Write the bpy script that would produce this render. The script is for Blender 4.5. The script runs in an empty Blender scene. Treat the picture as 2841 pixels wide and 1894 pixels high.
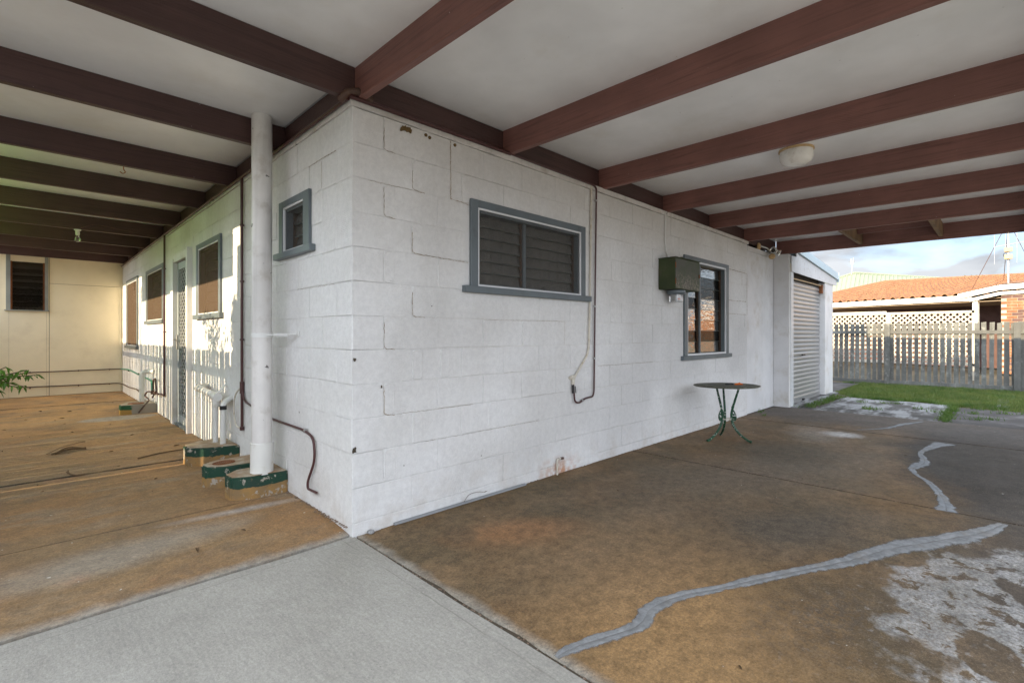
import bpy, bmesh, math, random
import numpy as np
from mathutils import Vector, Matrix
random.seed(7)
R = math.radians
sc = bpy.context.scene
# ------------------------------------------------------------------ camera
cam = bpy.data.cameras.new('camera')
cam.sensor_width = 36; cam.lens = 17.157; cam.shift_y = -0.0067
cam.clip_start = 0.05; cam.clip_end = 3000
co = bpy.data.objects.new('camera', cam); sc.collection.objects.link(co)
co.location = (-1.321, -2.637, 1.164); co.rotation_euler = (R(90), 0, R(45.26 - 90))
sc.camera = co
# ------------------------------------------------------------------ sky and sun
SUN = Vector((1.0, -0.01, -0.30)).normalized()
SUN_EL = math.asin(-SUN.z); SUN_AZ = math.atan2(-SUN.x, -SUN.y)
w = bpy.data.worlds.new('World'); sc.world = w; w.use_nodes = True
nt = w.node_tree; nt.nodes.clear()
def wn(t, **k):
    n = nt.nodes.new(t)
    for a, b in k.items(): setattr(n, a, b)
    return n
sky = wn('ShaderNodeTexSky', sky_type='NISHITA', sun_disc=False, sun_elevation=SUN_EL, sun_rotation=SUN_AZ,
         air_density=.85, dust_density=.1, ozone_density=2.2)
tc = wn('ShaderNodeTexCoord')
mp = wn('ShaderNodeMapping'); mp.inputs['Scale'].default_value = (1.0, 1.0, 3.4)
nz = wn('ShaderNodeTexNoise'); nz.inputs['Scale'].default_value = 2.6; nz.inputs['Detail'].default_value = 8; nz.inputs['Roughness'].default_value = .55
nz.inputs['Distortion'].default_value = .4
rp = wn('ShaderNodeValToRGB'); rp.color_ramp.elements[0].position = .27; rp.color_ramp.elements[1].position = .47
nz2 = wn('ShaderNodeTexNoise'); nz2.inputs['Scale'].default_value = 3.7; nz2.inputs['Detail'].default_value = 4
rp2 = wn('ShaderNodeValToRGB'); rp2.color_ramp.elements[0].position = .35; rp2.color_ramp.elements[1].position = .6
rp2.color_ramp.elements[0].color = (1.9, 2.2, 2.75, 1); rp2.color_ramp.elements[1].color = (6.0, 6.25, 6.6, 1)
mx = wn('ShaderNodeMix', data_type='RGBA')
bg = wn('ShaderNodeBackground'); bg.inputs['Strength'].default_value = .11
out = wn('ShaderNodeOutputWorld')
L = nt.links.new
L(tc.outputs['Generated'], mp.inputs[0]); L(mp.outputs[0], nz.inputs['Vector']); L(mp.outputs[0], nz2.inputs['Vector'])
L(nz.outputs[0], rp.inputs[0]); L(nz2.outputs[0], rp2.inputs[0])
# clouds brighten sunwards like forward scattering, boosted off frame for fill, dimmed in view
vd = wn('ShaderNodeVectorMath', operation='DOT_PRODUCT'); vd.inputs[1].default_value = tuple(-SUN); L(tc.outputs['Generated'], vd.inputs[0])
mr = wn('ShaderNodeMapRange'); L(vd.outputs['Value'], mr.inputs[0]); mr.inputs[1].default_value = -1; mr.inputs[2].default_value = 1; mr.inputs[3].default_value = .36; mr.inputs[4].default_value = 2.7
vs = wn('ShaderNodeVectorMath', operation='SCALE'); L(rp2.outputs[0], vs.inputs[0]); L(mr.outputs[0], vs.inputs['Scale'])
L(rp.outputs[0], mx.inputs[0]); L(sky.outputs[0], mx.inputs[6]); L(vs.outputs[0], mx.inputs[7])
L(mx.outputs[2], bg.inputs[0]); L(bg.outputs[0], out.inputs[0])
sl = bpy.data.lights.new('sun', 'SUN'); sl.energy = 3.8; sl.angle = R(.5); sl.color = (1.0, .80, .52)
so = bpy.data.objects.new('sun', sl); sc.collection.objects.link(so)
so.rotation_euler = SUN.to_track_quat('-Z', 'Y').to_euler(); so.location = (-8, 0, 6)
sc.view_settings.view_transform = 'Standard'; sc.view_settings.look = 'None'
sc.view_settings.exposure = 1.42; sc.view_settings.gamma = 1
sc.cycles.max_bounces = 10; sc.cycles.diffuse_bounces = 7; sc.cycles.transparent_max_bounces = 12

# ------------------------------------------------------------------ node helper
class NT:
    def __init__(s, name):
        s.m = bpy.data.materials.new(name); s.m.use_nodes = True; s.t = s.m.node_tree; s.t.nodes.clear()
        s.pos = s.n('ShaderNodeNewGeometry').outputs['Position']
        s._sep = None
    def n(s, t, **k):
        x = s.t.nodes.new(t)
        for a, b in k.items(): setattr(x, a, b)
        return x
    def put(s, sock, v):
        if isinstance(v, bpy.types.NodeSocket): s.t.links.new(v, sock)
        elif v is not None:
            if isinstance(v, (tuple, list)) and len(v) == 3 and sock.type == 'RGBA': v = (*v, 1)
            sock.default_value = v
    def math(s, op, a, b=None, c=None, clamp=False):
        x = s.n('ShaderNodeMath', operation=op, use_clamp=clamp)
        s.put(x.inputs[0], a)
        if b is not None: s.put(x.inputs[1], b)
        if c is not None: s.put(x.inputs[2], c)
        return x.outputs[0]
    def mul(s, a, b): return s.math('MULTIPLY', a, b)
    def add(s, a, b): return s.math('ADD', a, b)
    def xyz(s):
        if s._sep is None:
            x = s.n('ShaderNodeSeparateXYZ'); s.put(x.inputs[0], s.pos); s._sep = x.outputs
        return s._sep
    def map(s, scale=(1, 1, 1), loc=(0, 0, 0), rot=(0, 0, 0), vec=None):
        x = s.n('ShaderNodeMapping'); s.put(x.inputs[0], vec or s.pos)
        x.inputs['Scale'].default_value = scale; x.inputs['Location'].default_value = loc; x.inputs['Rotation'].default_value = rot
        return x.outputs[0]
    def noise(s, scale, detail=4, rough=.55, vec=None, dist=0, lo=None, hi=None, col=False):
        x = s.n('ShaderNodeTexNoise'); s.put(x.inputs['Vector'], vec or s.pos)
        x.inputs['Scale'].default_value = scale; x.inputs['Detail'].default_value = detail
        x.inputs['Roughness'].default_value = rough; x.inputs['Distortion'].default_value = dist
        if col: return x.outputs['Color']
        return s.ramp(x.outputs[0], lo, hi) if lo is not None else x.outputs[0]
    def voro(s, scale, vec=None, lo=None, hi=None, feature='F1'):
        x = s.n('ShaderNodeTexVoronoi', feature=feature); s.put(x.inputs['Vector'], vec or s.pos); x.inputs['Scale'].default_value = scale
        return s.ramp(x.outputs[0], lo, hi) if lo is not None else x.outputs[0]
    def ramp(s, v, lo, hi):
        x = s.n('ShaderNodeMapRange', clamp=True); s.put(x.inputs[0], v)
        x.inputs[1].default_value = lo; x.inputs[2].default_value = hi; x.interpolation_type = 'SMOOTHSTEP' if hi > lo else 'LINEAR'
        return x.outputs[0]
    def mix(s, f, a, b, mode='MIX'):
        x = s.n('ShaderNodeMix', data_type='RGBA', blend_type=mode); s.put(x.inputs[0], f); s.put(x.inputs[6], a); s.put(x.inputs[7], b)
        return x.outputs[2]
    def ell(s, cx, cy, rx, ry, ang=0, soft=.3, wob=.35, wsc=2.5):
        """mask 1 inside a wobbly ellipse on the ground"""
        v = s.map(loc=(-cx, -cy, 0)); 
        v = s.map(rot=(0, 0, -ang), vec=v)
        v = s.map(scale=(1 / rx, 1 / ry, 0), vec=v)
        x = s.n('ShaderNodeVectorMath', operation='LENGTH'); s.put(x.inputs[0], v)
        d = s.add(x.outputs['Value'], s.mul(s.math('SUBTRACT', s.noise(wsc, 5), .5), wob * 2))
        return s.ramp(d, 1 + soft, 1 - soft)
    def bump(s, h, dist=.002, strength=1, prev=None):
        x = s.n('ShaderNodeBump'); x.inputs['Distance'].default_value = dist; x.inputs['Strength'].default_value = strength
        s.put(x.inputs['Height'], h)
        if prev: s.put(x.inputs['Normal'], prev)
        return x.outputs[0]
    def out(s, col, rough=.6, bump=None, metal=0, spec=.5, coat=0, extra=None):
        p = s.n('ShaderNodeBsdfPrincipled'); s.put(p.inputs['Base Color'], col); s.put(p.inputs['Roughness'], rough)
        s.put(p.inputs['Metallic'], metal); s.put(p.inputs['Specular IOR Level'], spec); s.put(p.inputs['Coat Weight'], coat)
        if bump: s.put(p.inputs['Normal'], bump)
        o = s.n('ShaderNodeOutputMaterial'); s.t.links.new(p.outputs[0], o.inputs[0]); s.p = p
        return s.m
    def shader(s, sh):
        o = s.n('ShaderNodeOutputMaterial'); s.t.links.new(sh, o.inputs[0]); return s.m

def paint(name, col, rough=.5, var=.12, grime=None, gsc=6, bump=.0006, bsc=60, streak=0, metal=0, chips=None, spec=.4, orand=None):
    n = NT(name)
    c = n.mix(n.noise(3, 5, lo=.3, hi=.7), tuple(x * (1 - var) for x in col), tuple(min(1, x * (1 + var * .5)) for x in col))
    if grime: c = n.mix(n.mul(n.noise(gsc, 7, .65, lo=.5, hi=.72), .7), c, grime)
    if streak: c = n.mix(n.mul(n.noise(1, 5, vec=n.map((26, 26, 1.3)), lo=.48, hi=.75), streak), c, tuple(x * .55 for x in col))
    if orand: c = n.mix(n.ramp(n.n('ShaderNodeObjectInfo').outputs['Random'], .2, 1.0), c, n.mix(.75, c, orand))
    if chips: c = n.mix(n.noise(chips[0], 6, .6, lo=chips[1], hi=chips[1] + .03), c, chips[2])
    b = n.bump(n.noise(bsc, 4), bump)
    return n.out(c, rough, b, metal, spec)

# painted concrete blocks: white paint, trowel swirls, grime
def block_material():
    n = NT('painted_block'); x, y, z = n.xyz()[0], n.xyz()[1], n.xyz()[2]
    base = n.mix(n.noise(1.1, 5, lo=.35, hi=.68), (.765, .765, .765), (.68, .67, .655))
    base = n.mix(n.mul(n.noise(.55, 3, lo=.45, hi=.7), .7), base, (.58, .575, .575))
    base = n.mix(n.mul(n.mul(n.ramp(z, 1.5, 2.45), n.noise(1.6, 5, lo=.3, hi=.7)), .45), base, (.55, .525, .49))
    base = n.mix(.7, base, n.mix(n.noise(24, 9, .8, lo=.34, hi=.66), (.86, .86, .865), (1.05, 1.05, 1.05)), 'MULTIPLY')
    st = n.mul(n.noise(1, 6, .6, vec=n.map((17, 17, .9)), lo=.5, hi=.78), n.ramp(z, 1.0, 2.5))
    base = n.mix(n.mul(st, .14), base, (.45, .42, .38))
    oi = n.n('ShaderNodeObjectInfo'); base = n.mix(n.mul(oi.outputs['Random'], .08), base, (.60, .595, .58))
    # dirt splash low down
    low = n.mul(n.ramp(z, .35, 0.02), n.noise(7, 6, .65, lo=.42, hi=.7))
    base = n.mix(n.mul(low, .30), base, (.42, .34, .26))
    # rust stain beside the stub pipe
    d = n.math('ABSOLUTE', n.math('SUBTRACT', x, 1.86))
    rust = n.mul(n.mul(n.ramp(d, .30, .02), n.ramp(z, .16, .02)), n.noise(14, 4, lo=.35, hi=.6))
    base = n.mix(n.mul(rust, .85), base, (.45, .17, .045))
    base = n.mix(n.mul(n.noise(42, 3, lo=.73, hi=.77), .6), base, (.25, .22, .19))
    base = n.mix(n.mul(n.noise(9, 8, .7, lo=.58, hi=.8), .15), base, (.50, .47, .42))
    # relief: plaster grain plus arcs left by the brush
    wv = n.n('ShaderNodeTexWave', wave_type='RINGS', rings_direction='SPHERICAL'); n.put(wv.inputs['Vector'], n.map((2.5, 2.5, 2.5), vec=n.mix(.1, n.pos, n.noise(2.4, 1, col=True))))
    wv.inputs['Scale'].default_value = 12; wv.inputs['Distortion'].default_value = 5; wv.inputs['Detail'].default_value = 3; wv.inputs['Detail Scale'].default_value = 2
    h = n.add(n.mul(wv.outputs['Fac'], n.mul(n.noise(1.9, 2, lo=.48, hi=.68), .35)), n.mul(n.noise(40, 6, .72), .9))
    h = n.add(h, n.mul(n.noise(5, 4, .5), .7))
    b = n.bump(h, .0046)
    return n.out(base, n.math('MULTIPLY_ADD', n.noise(12, 3), .25, .58), b, spec=.25)
M = {}
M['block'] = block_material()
M['mortar'] = paint('mortar', (.74, .72, .69), .9, .1, (.50, .44, .36), 5, .002, 30)
M['crack_dirt'] = paint('crack_dirt', (.09, .07, .05), .95, .4, None, 6, .004, 40)

def floor_material(kind):
    n = NT('concrete_' + kind)
    fine = n.noise(160, 3, .7); grain = n.noise(38, 6, .7)
    if kind == 'pale':
        c = n.mix(n.noise(2.2, 6, .6, lo=.3, hi=.7), (.415, .40, .365), (.33, .315, .285))
        br = n.noise(1, 6, .62, vec=n.map((60, 7, 1), rot=(0, 0, R(58)))); c = n.mix(n.mul(n.ramp(br, .42, .7), .35), c, (.45, .44, .40))
        c = n.mix(n.mul(n.noise(5.5, 7, .7, lo=.56, hi=.75), .5), c, (.27, .255, .225))
        c = n.mix(n.mul(n.noise(1.4, 4, lo=.5, hi=.72), .35), c, (.34, .32, .26))
        c = n.mix(n.noise(23, 1, lo=.80, hi=.82), c, (.07, .065, .06))
        c = n.mix(n.noise(11, 2, vec=n.map(loc=(3, 7, 0)), lo=.80, hi=.82), c, (.8, .8, .78))
        wv = n.n('ShaderNodeTexWave', wave_type='RINGS'); n.put(wv.inputs['Vector'], n.map(loc=(.5, .9, 0))); wv.inputs['Scale'].default_value = 1.6; wv.inputs['Distortion'].default_value = 9; wv.inputs['Detail'].default_value = 4
        c = n.mix(n.mul(n.ramp(wv.outputs['Fac'], .95, 1.0), .05), c, (.22, .21, .18))
        c = n.mix(.9, c, n.mix(n.noise(1, 9, .80, vec=n.map((70, 22, 1), rot=(0, 0, R(52))), lo=.34, hi=.66), (.82, .82, .82), (1.08, 1.075, 1.06)), 'MULTIPLY')
        c = n.mix(n.mul(n.voro(38, lo=.09, hi=.03), n.noise(5, 3, lo=.5, hi=.6)), c, (.08, .075, .065))
        for ax, p0 in ((0, -.058), (1, -.050)):
            d_ = n.math('ABSOLUTE', n.add(n.math('SUBTRACT', n.xyz()[ax], p0), n.mul(n.math('SUBTRACT', n.noise(9, 4), .5), .012)))
            c = n.mix(n.mul(n.ramp(d_, .0042, .0012), n.mul(n.noise(6, 3, lo=.3, hi=.55), .6)), c, (.20, .19, .16))
        c = n.mix(.85, c, n.mix(n.noise(85, 7, .82, lo=.36, hi=.64), (.80, .80, .80), (1.15, 1.15, 1.14)), 'MULTIPLY')
        b = n.bump(n.add(n.mul(br, 1.0), n.mul(grain, .5)), .0015)
        return n.out(n.mix(n.mul(fine, .25), c, (.27, .26, .235)), .85, n.bump(n.noise(120, 3), .002, 1, b), spec=.2)
    if kind == 'tan':
        c = n.mix(n.noise(.9, 5, lo=.33, hi=.65), (.30, .165, .068), (.245, .160, .082))
        far = n.ramp(n.xyz()[1], 3.2, 7.2)
        c = n.mix(n.mul(far, n.noise(1.3, 4, lo=.3, hi=.6)), c, (.46, .27, .11))
        c = n.mix(n.mul(n.noise(1.2, 6, .62, vec=n.map((1, 2.4, 1), loc=(4, 0, 0)), lo=.5, hi=.68), .55), c, (.27, .225, .165))
        c = n.mix(n.mul(n.noise(2.6, 6, .62, vec=n.map(loc=(9, 2, 0)), lo=.52, hi=.7), .7), c, (.17, .12, .075))
        c = n.mix(n.mul(n.noise(4.2, 5, .62, vec=n.map(loc=(1, 5, 0)), lo=.6, hi=.72), .5), c, (.36, .18, .10))
        c = n.mix(n.ramp(n.add(n.xyz()[1], n.mul(n.noise(6, 5), .10)), .15, .07), c, (.30, .295, .27))
        c = n.mix(n.mul(n.ell(-1.0, .55, .5, .16, .1, .5), .6), c, (.34, .315, .27))
        c = n.mix(n.mul(n.ell(-.35, .80, .3, .04, -.1, .7), .7), c, (.42, .40, .38))
        c = n.mix(n.mul(n.ell(-.45, 5.75, .42, .22, 0, .1, .12), .85), c, (.30, .28, .25))
        for p0, wd_, st_ in ((.95, .007, .75), (2.56, .017, .95), (4.98, .014, .9), (7.88, .012, .8)):
            d_ = n.math('ABSOLUTE', n.add(n.math('SUBTRACT', n.xyz()[1], p0), n.mul(n.math('SUBTRACT', n.noise(14, 5), .5), .012)))
            c = n.mix(n.mul(n.ramp(d_, wd_ * 1.9, wd_ * .7), n.mul(n.noise(5, 4, lo=.2, hi=.5), st_)), c, (.045, .035, .025))
        c = n.mix(n.noise(30, 1, lo=.79, hi=.81), c, (.6, .58, .52))
        c = n.mix(n.noise(19, 2, vec=n.map(loc=(5, 1, 0)), lo=.77, hi=.80), c, (.06, .045, .03))
        c = n.mix(.8, c, n.mix(n.noise(13, 9, .78, lo=.36, hi=.66), (.70, .70, .72), (1.15, 1.13, 1.1)), 'MULTIPLY')
        c = n.mix(.9, c, n.mix(n.noise(75, 7, .82, lo=.36, hi=.64), (.74, .74, .74), (1.24, 1.22, 1.18)), 'MULTIPLY')
        b = n.bump(n.add(grain, n.mul(n.noise(5, 5), 1.5)), .0018)
        return n.out(n.mix(n.mul(n.ramp(fine, .45, .75), .22), c, (.55, .45, .32)), .7, b, spec=.35)
    # carport floor: brown by the wall, mottled orange, sooty to the right
    c = n.mix(n.noise(1.1, 6, .6, lo=.33, hi=.66), (.160, .096, .044), (.128, .092, .050))
    c = n.mix(n.mul(n.noise(2.3, 6, .62, vec=n.map((1, 1.3, 1), loc=(3, 2, 0)), lo=.45, hi=.65), .6), c, (.235, .155, .085))
    c = n.mix(n.mul(n.ell(.75, -.62, .36, .16, -.5, .5), .6), c, (.34, .165, .07))
    c = n.mix(n.mul(n.ell(.45, -1.75, .62, .46, .2, .5), .85), c, (.33, .205, .095))
    c = n.mix(n.mul(n.ell(1.1, -1.25, .9, .4, -.3, .6), .5), c, (.27, .185, .11))
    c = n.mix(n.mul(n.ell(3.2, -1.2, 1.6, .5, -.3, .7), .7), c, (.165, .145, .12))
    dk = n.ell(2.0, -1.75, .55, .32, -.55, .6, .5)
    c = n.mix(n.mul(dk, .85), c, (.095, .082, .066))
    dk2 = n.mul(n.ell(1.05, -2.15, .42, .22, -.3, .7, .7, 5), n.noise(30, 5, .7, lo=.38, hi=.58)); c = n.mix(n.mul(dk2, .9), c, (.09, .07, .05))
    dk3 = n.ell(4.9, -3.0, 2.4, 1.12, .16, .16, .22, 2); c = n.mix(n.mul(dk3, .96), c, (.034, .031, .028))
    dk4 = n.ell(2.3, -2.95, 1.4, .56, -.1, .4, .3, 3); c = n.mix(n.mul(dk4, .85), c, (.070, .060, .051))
    c = n.mix(n.mul(n.ell(4.02, -1.12, .5, .38, .2, .4, .3), .75), c, (.10, .085, .062))
    c = n.mix(n.mul(n.ell(.47, -.40, .10, .13, -.4, .2, .12), .6), c, (.12, .085, .05))
    c = n.mix(n.mul(n.ell(1.85, -.25, 1.0, .07, -.05, .8, .5, 4), .6), c, (.11, .085, .05))
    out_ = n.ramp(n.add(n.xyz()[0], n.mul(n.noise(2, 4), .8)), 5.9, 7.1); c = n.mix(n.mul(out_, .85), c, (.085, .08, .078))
    c = n.mix(n.mul(n.ell(5.42, -1.30, .16, .17, .3, .5, .5, 14), .9), c, (.55, .56, .57))
    c = n.mix(n.mul(n.ell(5.25, -1.05, .42, .2, .3, .8, .5, 6), .45), c, (.40, .38, .35))
    # peeled white paint patch, lower right
    pa = n.ell(1.60, -2.63, .78, .33, -.05, .06, .62, 4.2)
    pa = n.mul(pa, n.ramp(n.noise(9, 9, .68, dist=.3), .57, .545))
    pa = n.mul(pa, n.math('SUBTRACT', 1.0, n.ell(1.80, -2.74, .2, .08, .5, .05, .7, 9)))
    pa = n.mul(pa, n.math('SUBTRACT', 1.0, n.ell(1.15, -2.60, .17, .09, .2, .05, .8, 9)))
    pa = n.mul(pa, n.add(n.mul(n.noise(55, 8, .8, lo=.36, hi=.58), .75), .25))
    c = n.mix(n.mul(pa, .85), c, n.mix(n.noise(5, 6, lo=.35, hi=.65), (.42, .43, .44), (.30, .305, .30)))
    c = n.mix(n.mul(n.mul(n.ell(1.25, -2.45, .8, .42, -.1, .5, .5, 3), n.noise(21, 8, .75, lo=.56, hi=.66)), .4), c, (.36, .36, .36))
    c = n.mix(n.ramp(n.add(n.xyz()[0], n.mul(n.noise(5, 5), .10)), .135, .065), c, (.34, .325, .29))
    for p0, wd_ in ((2.99, .010), (5.78, .009)):
        d_ = n.math('ABSOLUTE', n.add(n.math('SUBTRACT', n.xyz()[0], p0), n.mul(n.math('SUBTRACT', n.noise(14, 5), .5), .012)))
        c = n.mix(n.mul(n.ramp(d_, wd_ * 1.9, wd_ * .7), n.mul(n.noise(5, 4, lo=.2, hi=.5), .85)), c, (.05, .035, .022))
    # pores, flecks
    c = n.mix(n.mul(n.noise(70, 3, .7, lo=.60, hi=.68), .45), c, (.08, .06, .04))
    c = n.mix(n.mul(n.ramp(fine, .5, .75), .25), c, (.50, .42, .32))
    c = n.mix(n.noise(26, 1, lo=.79, hi=.81), c, (.55, .53, .5))
    c = n.mix(n.noise(17, 2, vec=n.map(loc=(5, 1, 0)), lo=.80, hi=.82), c, (.035, .03, .025))
    c = n.mix(.9, c, n.mix(n.noise(15, 9, .80, lo=.34, hi=.66), (.62, .62, .63), (1.25, 1.22, 1.18)), 'MULTIPLY')
    c = n.mix(n.mul(n.voro(55, lo=.10, hi=.03), n.noise(6, 3, lo=.45, hi=.6)), c, (.06, .05, .04))
    c = n.mix(.9, c, n.mix(n.noise(75, 7, .82, lo=.36, hi=.64), (.70, .70, .70), (1.28, 1.26, 1.22)), 'MULTIPLY')
    b = n.bump(n.add(grain, n.mul(n.noise(5, 5), 1.8)), .0018)
    return n.out(c, n.math('MULTIPLY_ADD', n.noise(3, 5), .3, .5), b, spec=.22)
M['pale'] = floor_material('pale'); M['tan'] = floor_material('tan'); M['carport'] = floor_material('brown')

def weather_slab():
    n = NT('weathered_slab')
    c = n.mix(n.noise(1.3, 6, .65, vec=n.map((1, 3.5, 1), rot=(0, 0, R(-80))), lo=.42, hi=.58), (.30, .31, .32), (.075, .072, .07))
    c = n.mix(n.mul(n.noise(8, 6, .7, lo=.5, hi=.7), .7), c, (.06, .055, .05))
    return n.out(c, .85, n.bump(n.noise(20, 6, .7), .004))
M['weathered'] = weather_slab()
M['asphalt'] = paint('dark_concrete', (.085, .08, .08), .85, .3, (.17, .17, .17), 3, .003, 40)
def repair(name, c0, c1, feather):
    n = NT(name)
    uvn = n.n('ShaderNodeUVMap'); sp = n.n('ShaderNodeSeparateXYZ'); n.put(sp.inputs[0], uvn.outputs[0])
    e = n.math('ABSOLUTE', n.math('MULTIPLY_ADD', sp.outputs[0], 2.0, -1.0))
    ns = n.noise(26, 9, .72)
    a = n.mul(n.ramp(n.add(e, n.mul(n.math('SUBTRACT', ns, .5), feather)), 1.0, .72), .94)
    c = n.mix(n.noise(16, 7, .7, lo=.35, hi=.66), c0, c1)
    c = n.mix(n.mul(n.noise(7, 5, lo=.5, hi=.7), .55), c, (.24, .215, .185))
    c = n.mix(n.mul(n.noise(60, 3, .7, lo=.58, hi=.7), .5), c, (.16, .155, .15))
    d_ = n.math('ABSOLUTE', n.add(n.math('SUBTRACT', sp.outputs[0], .5), n.mul(n.math('SUBTRACT', n.noise(18, 4), .5), .16)))
    c = n.mix(n.mul(n.ramp(d_, .05, .01), n.mul(n.noise(8, 3, lo=.35, hi=.6), .7)), c, (.13, .125, .12))
    p = n.n('ShaderNodeBsdfPrincipled'); n.put(p.inputs['Base Color'], c); p.inputs['Roughness'].default_value = .85; p.inputs['Specular IOR Level'].default_value = .25
    n.put(p.inputs['Normal'], n.bump(n.add(n.noise(22, 8, .7), n.mul(n.noise(90, 4), .3)), .006))
    t = n.n('ShaderNodeBsdfTransparent'); m = n.n('ShaderNodeMixShader'); n.put(m.inputs[0], a); n.put(m.inputs[1], t.outputs[0]); n.put(m.inputs[2], p.outputs[0])
    return n.shader(m.outputs[0])
M['repair'] = repair('repair_mortar', (.20, .207, .212), (.30, .308, .315), .95)
M['repair_thin'] = repair('repair_mortar_blue_grey', (.20, .215, .23), (.29, .31, .33), 1.2)
M['grey_stone'] = paint('grey_stone', (.30, .30, .30), .9, .3)

def timber_paint(name, col, grain_axis):
    n = NT(name)
    sc_ = {'x': (2, 60, 60), 'y': (60, 2, 60)}[grain_axis]
    g = n.noise(1, 6, .65, vec=n.map(sc_), dist=.5)
    c = n.mix(n.noise(2.2, 5, lo=.3, hi=.72), col, tuple(x * 1.35 for x in col))
    c = n.mix(n.mul(n.ramp(g, .48, .70), .55), c, tuple(x * .5 for x in col))
    c = n.mix(n.mul(n.noise(1, 4, .6, vec=n.map(tuple(q * .35 for q in sc_), loc=(3, 3, 3)), lo=.55, hi=.75), .35), c, tuple(x * 1.7 for x in col))
    c = n.mix(n.mul(n.noise(40, 2, lo=.76, hi=.79), .7), c, (.5, .45, .42))
    saw = n.n('ShaderNodeTexWave', wave_type='RINGS'); n.put(saw.inputs['Vector'], n.map((1, 1, 1), loc=(0, .4, .35)))
    saw.inputs['Scale'].default_value = 22; saw.inputs['Distortion'].default_value = 1.5
    h = n.add(g, n.mul(saw.outputs['Fac'], n.mul(n.noise(1.2, 2, lo=.5, hi=.7), .25)))
    return n.out(c, .5, n.bump(h, .004), spec=.4)
M['beam_x'] = timber_paint('maroon_timber_across_shaded', (.062, .032, .029), 'x')  # darker copy of the maroon: shade on the patio beams put into the colour
M['beam_y'] = timber_paint('maroon_timber_along_lit', (.185, .086, .072), 'y')  # brighter copy of the maroon: light on the carport beams put into the colour
M['raw_timber'] = paint('raw_timber', (.22, .135, .075), .7, .35, (.10, .065, .04), 9, .002, 30)
M['ceiling'] = paint('ceiling_sheet', (.87, .87, .87), .30, .06, (.76, .74, .70), 1.4, .0012, 4, spec=.5, chips=(24, .775, (.55, .53, .50)))
M['maroon'] = paint('maroon_conduit', (.075, .028, .028), .35, .2, (.05, .02, .018), 12, .0003, 50)
M['rust_pipe'] = paint('brown_pipe', (.09, .048, .034), .5, .3, (.20, .10, .05), 20, .001, 60)
M['grey_trim'] = paint('blue_grey_trim', (.125, .15, .165), .4, .1, (.09, .105, .11), 8, .0005, 40)
M['white_alu'] = paint('white_aluminium', (.72, .73, .75), .3, .05, None, 6, .0001, 40)
M['mesh_alu'] = paint('grey_aluminium', (.46, .48, .50), .35, .08)
M['leaf_alu'] = paint('pale_grey_aluminium', (.40, .44, .46), .35, .08)
M['strip_grey'] = paint('dull_grey_aluminium', (.30, .31, .32), .45, .15)
M['tan_crack'] = paint('dirty_tan_crack', (.30, .225, .15), .95, .3)
M['pale_trim'] = paint('faded_grey_trim', (.27, .285, .26), .6, .2)
M['white_paint'] = paint('white_paint', (.74, .74, .73), .45, .06, (.55, .52, .46), 7, .0008, 40)
M['pvc'] = paint('white_pvc', (.72, .72, .69), .35, .08, (.5, .46, .38), 7, .0004, 40, chips=(9, .735, (.10, .085, .07)))
M['downpipe'] = paint('painted_downpipe', (.68, .66, .64), .45, .12, (.42, .38, .33), 5, .0015, 45, chips=(9, .655, (.15, .14, .13)), streak=.3)
M['old_white_pipe'] = paint('old_white_pipe', (.62, .58, .50), .5, .15, (.38, .28, .16), 20, .0008, 60)
M['cream'] = paint('cream_sheet', (.84, .75, .55), .5, .04, (.72, .63, .46), 2, .0005, 30)
M['panel_white'] = paint('white_sheet', (.68, .68, .69), .5, .08, (.5, .46, .4), 2.5, .0008, 30)
M['green_hose'] = paint('green_pipe', (.05, .27, .17), .5, .2, (.1, .2, .13), 20)
M['rust'] = paint('rusty_metal', (.24, .085, .03), .8, .4, (.08, .035, .02), 40, .001, 80)
M['gallery'] = paint('brown_louvre_gallery', (.055, .035, .022), .7, .4, (.20, .08, .03), 30)
M['glass_edge'] = paint('green_glass_edge', (.05, .07, .06), .3, .1)
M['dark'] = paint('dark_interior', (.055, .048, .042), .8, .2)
M['black'] = paint('black_plastic', (.02, .02, .022), .4, .1)
M['metal'] = paint('dull_metal', (.45, .45, .44), .35, .1, None, 6, .0002, 30, metal=1)
M['chrome'] = paint('lamp_reflector', (.75, .75, .73), .12, .05, metal=1)
M['orange'] = paint('orange_plastic', (.65, .13, .01), .4, .1)
M['cream_plastic'] = paint('aged_cream_plastic', (.55, .38, .19), .5, .15, (.33, .2, .09), 30)
M['old_bulb'] = paint('opal_glass', (.86, .84, .79), .25, .06, (.45, .38, .3), 8)
M['curtain'] = paint('curtain_cloth', (.75, .74, .70), .85, .1)
M['curtain_brown'] = paint('brown_curtain_cloth', (.10, .065, .045), .9, .2)

def box_material():
    n = NT('banded_pit_box'); z = n.xyz()[2]
    e = n.mul(n.math('SUBTRACT', n.noise(11, 4), .5), .05)
    zz = n.add(z, e)
    c = n.mix(n.ramp(zz, .118, .124), n.mix(n.noise(9, 6, lo=.35, hi=.65), (.31, .18, .06), (.22, .145, .07)), n.mix(n.noise(7, 5, lo=.4, hi=.65), (.012, .050, .031), (.020, .044, .032)))
    wear = n.noise(13, 8, .70, lo=.565, hi=.60)
    c = n.mix(wear, c, (.34, .31, .26))
    c = n.mix(n.ramp(z, .192, .198), c, n.mix(n.noise(14, 6, lo=.35, hi=.65), (.30, .20, .12), (.40, .34, .26)))
    c = n.mix(n.mul(n.noise(30, 4, lo=.6, hi=.7), .5), c, (.12, .09, .06))
    return n.out(c, .7, n.bump(n.noise(25, 6, .7), .004), spec=.3)
M['box'] = box_material()
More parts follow.
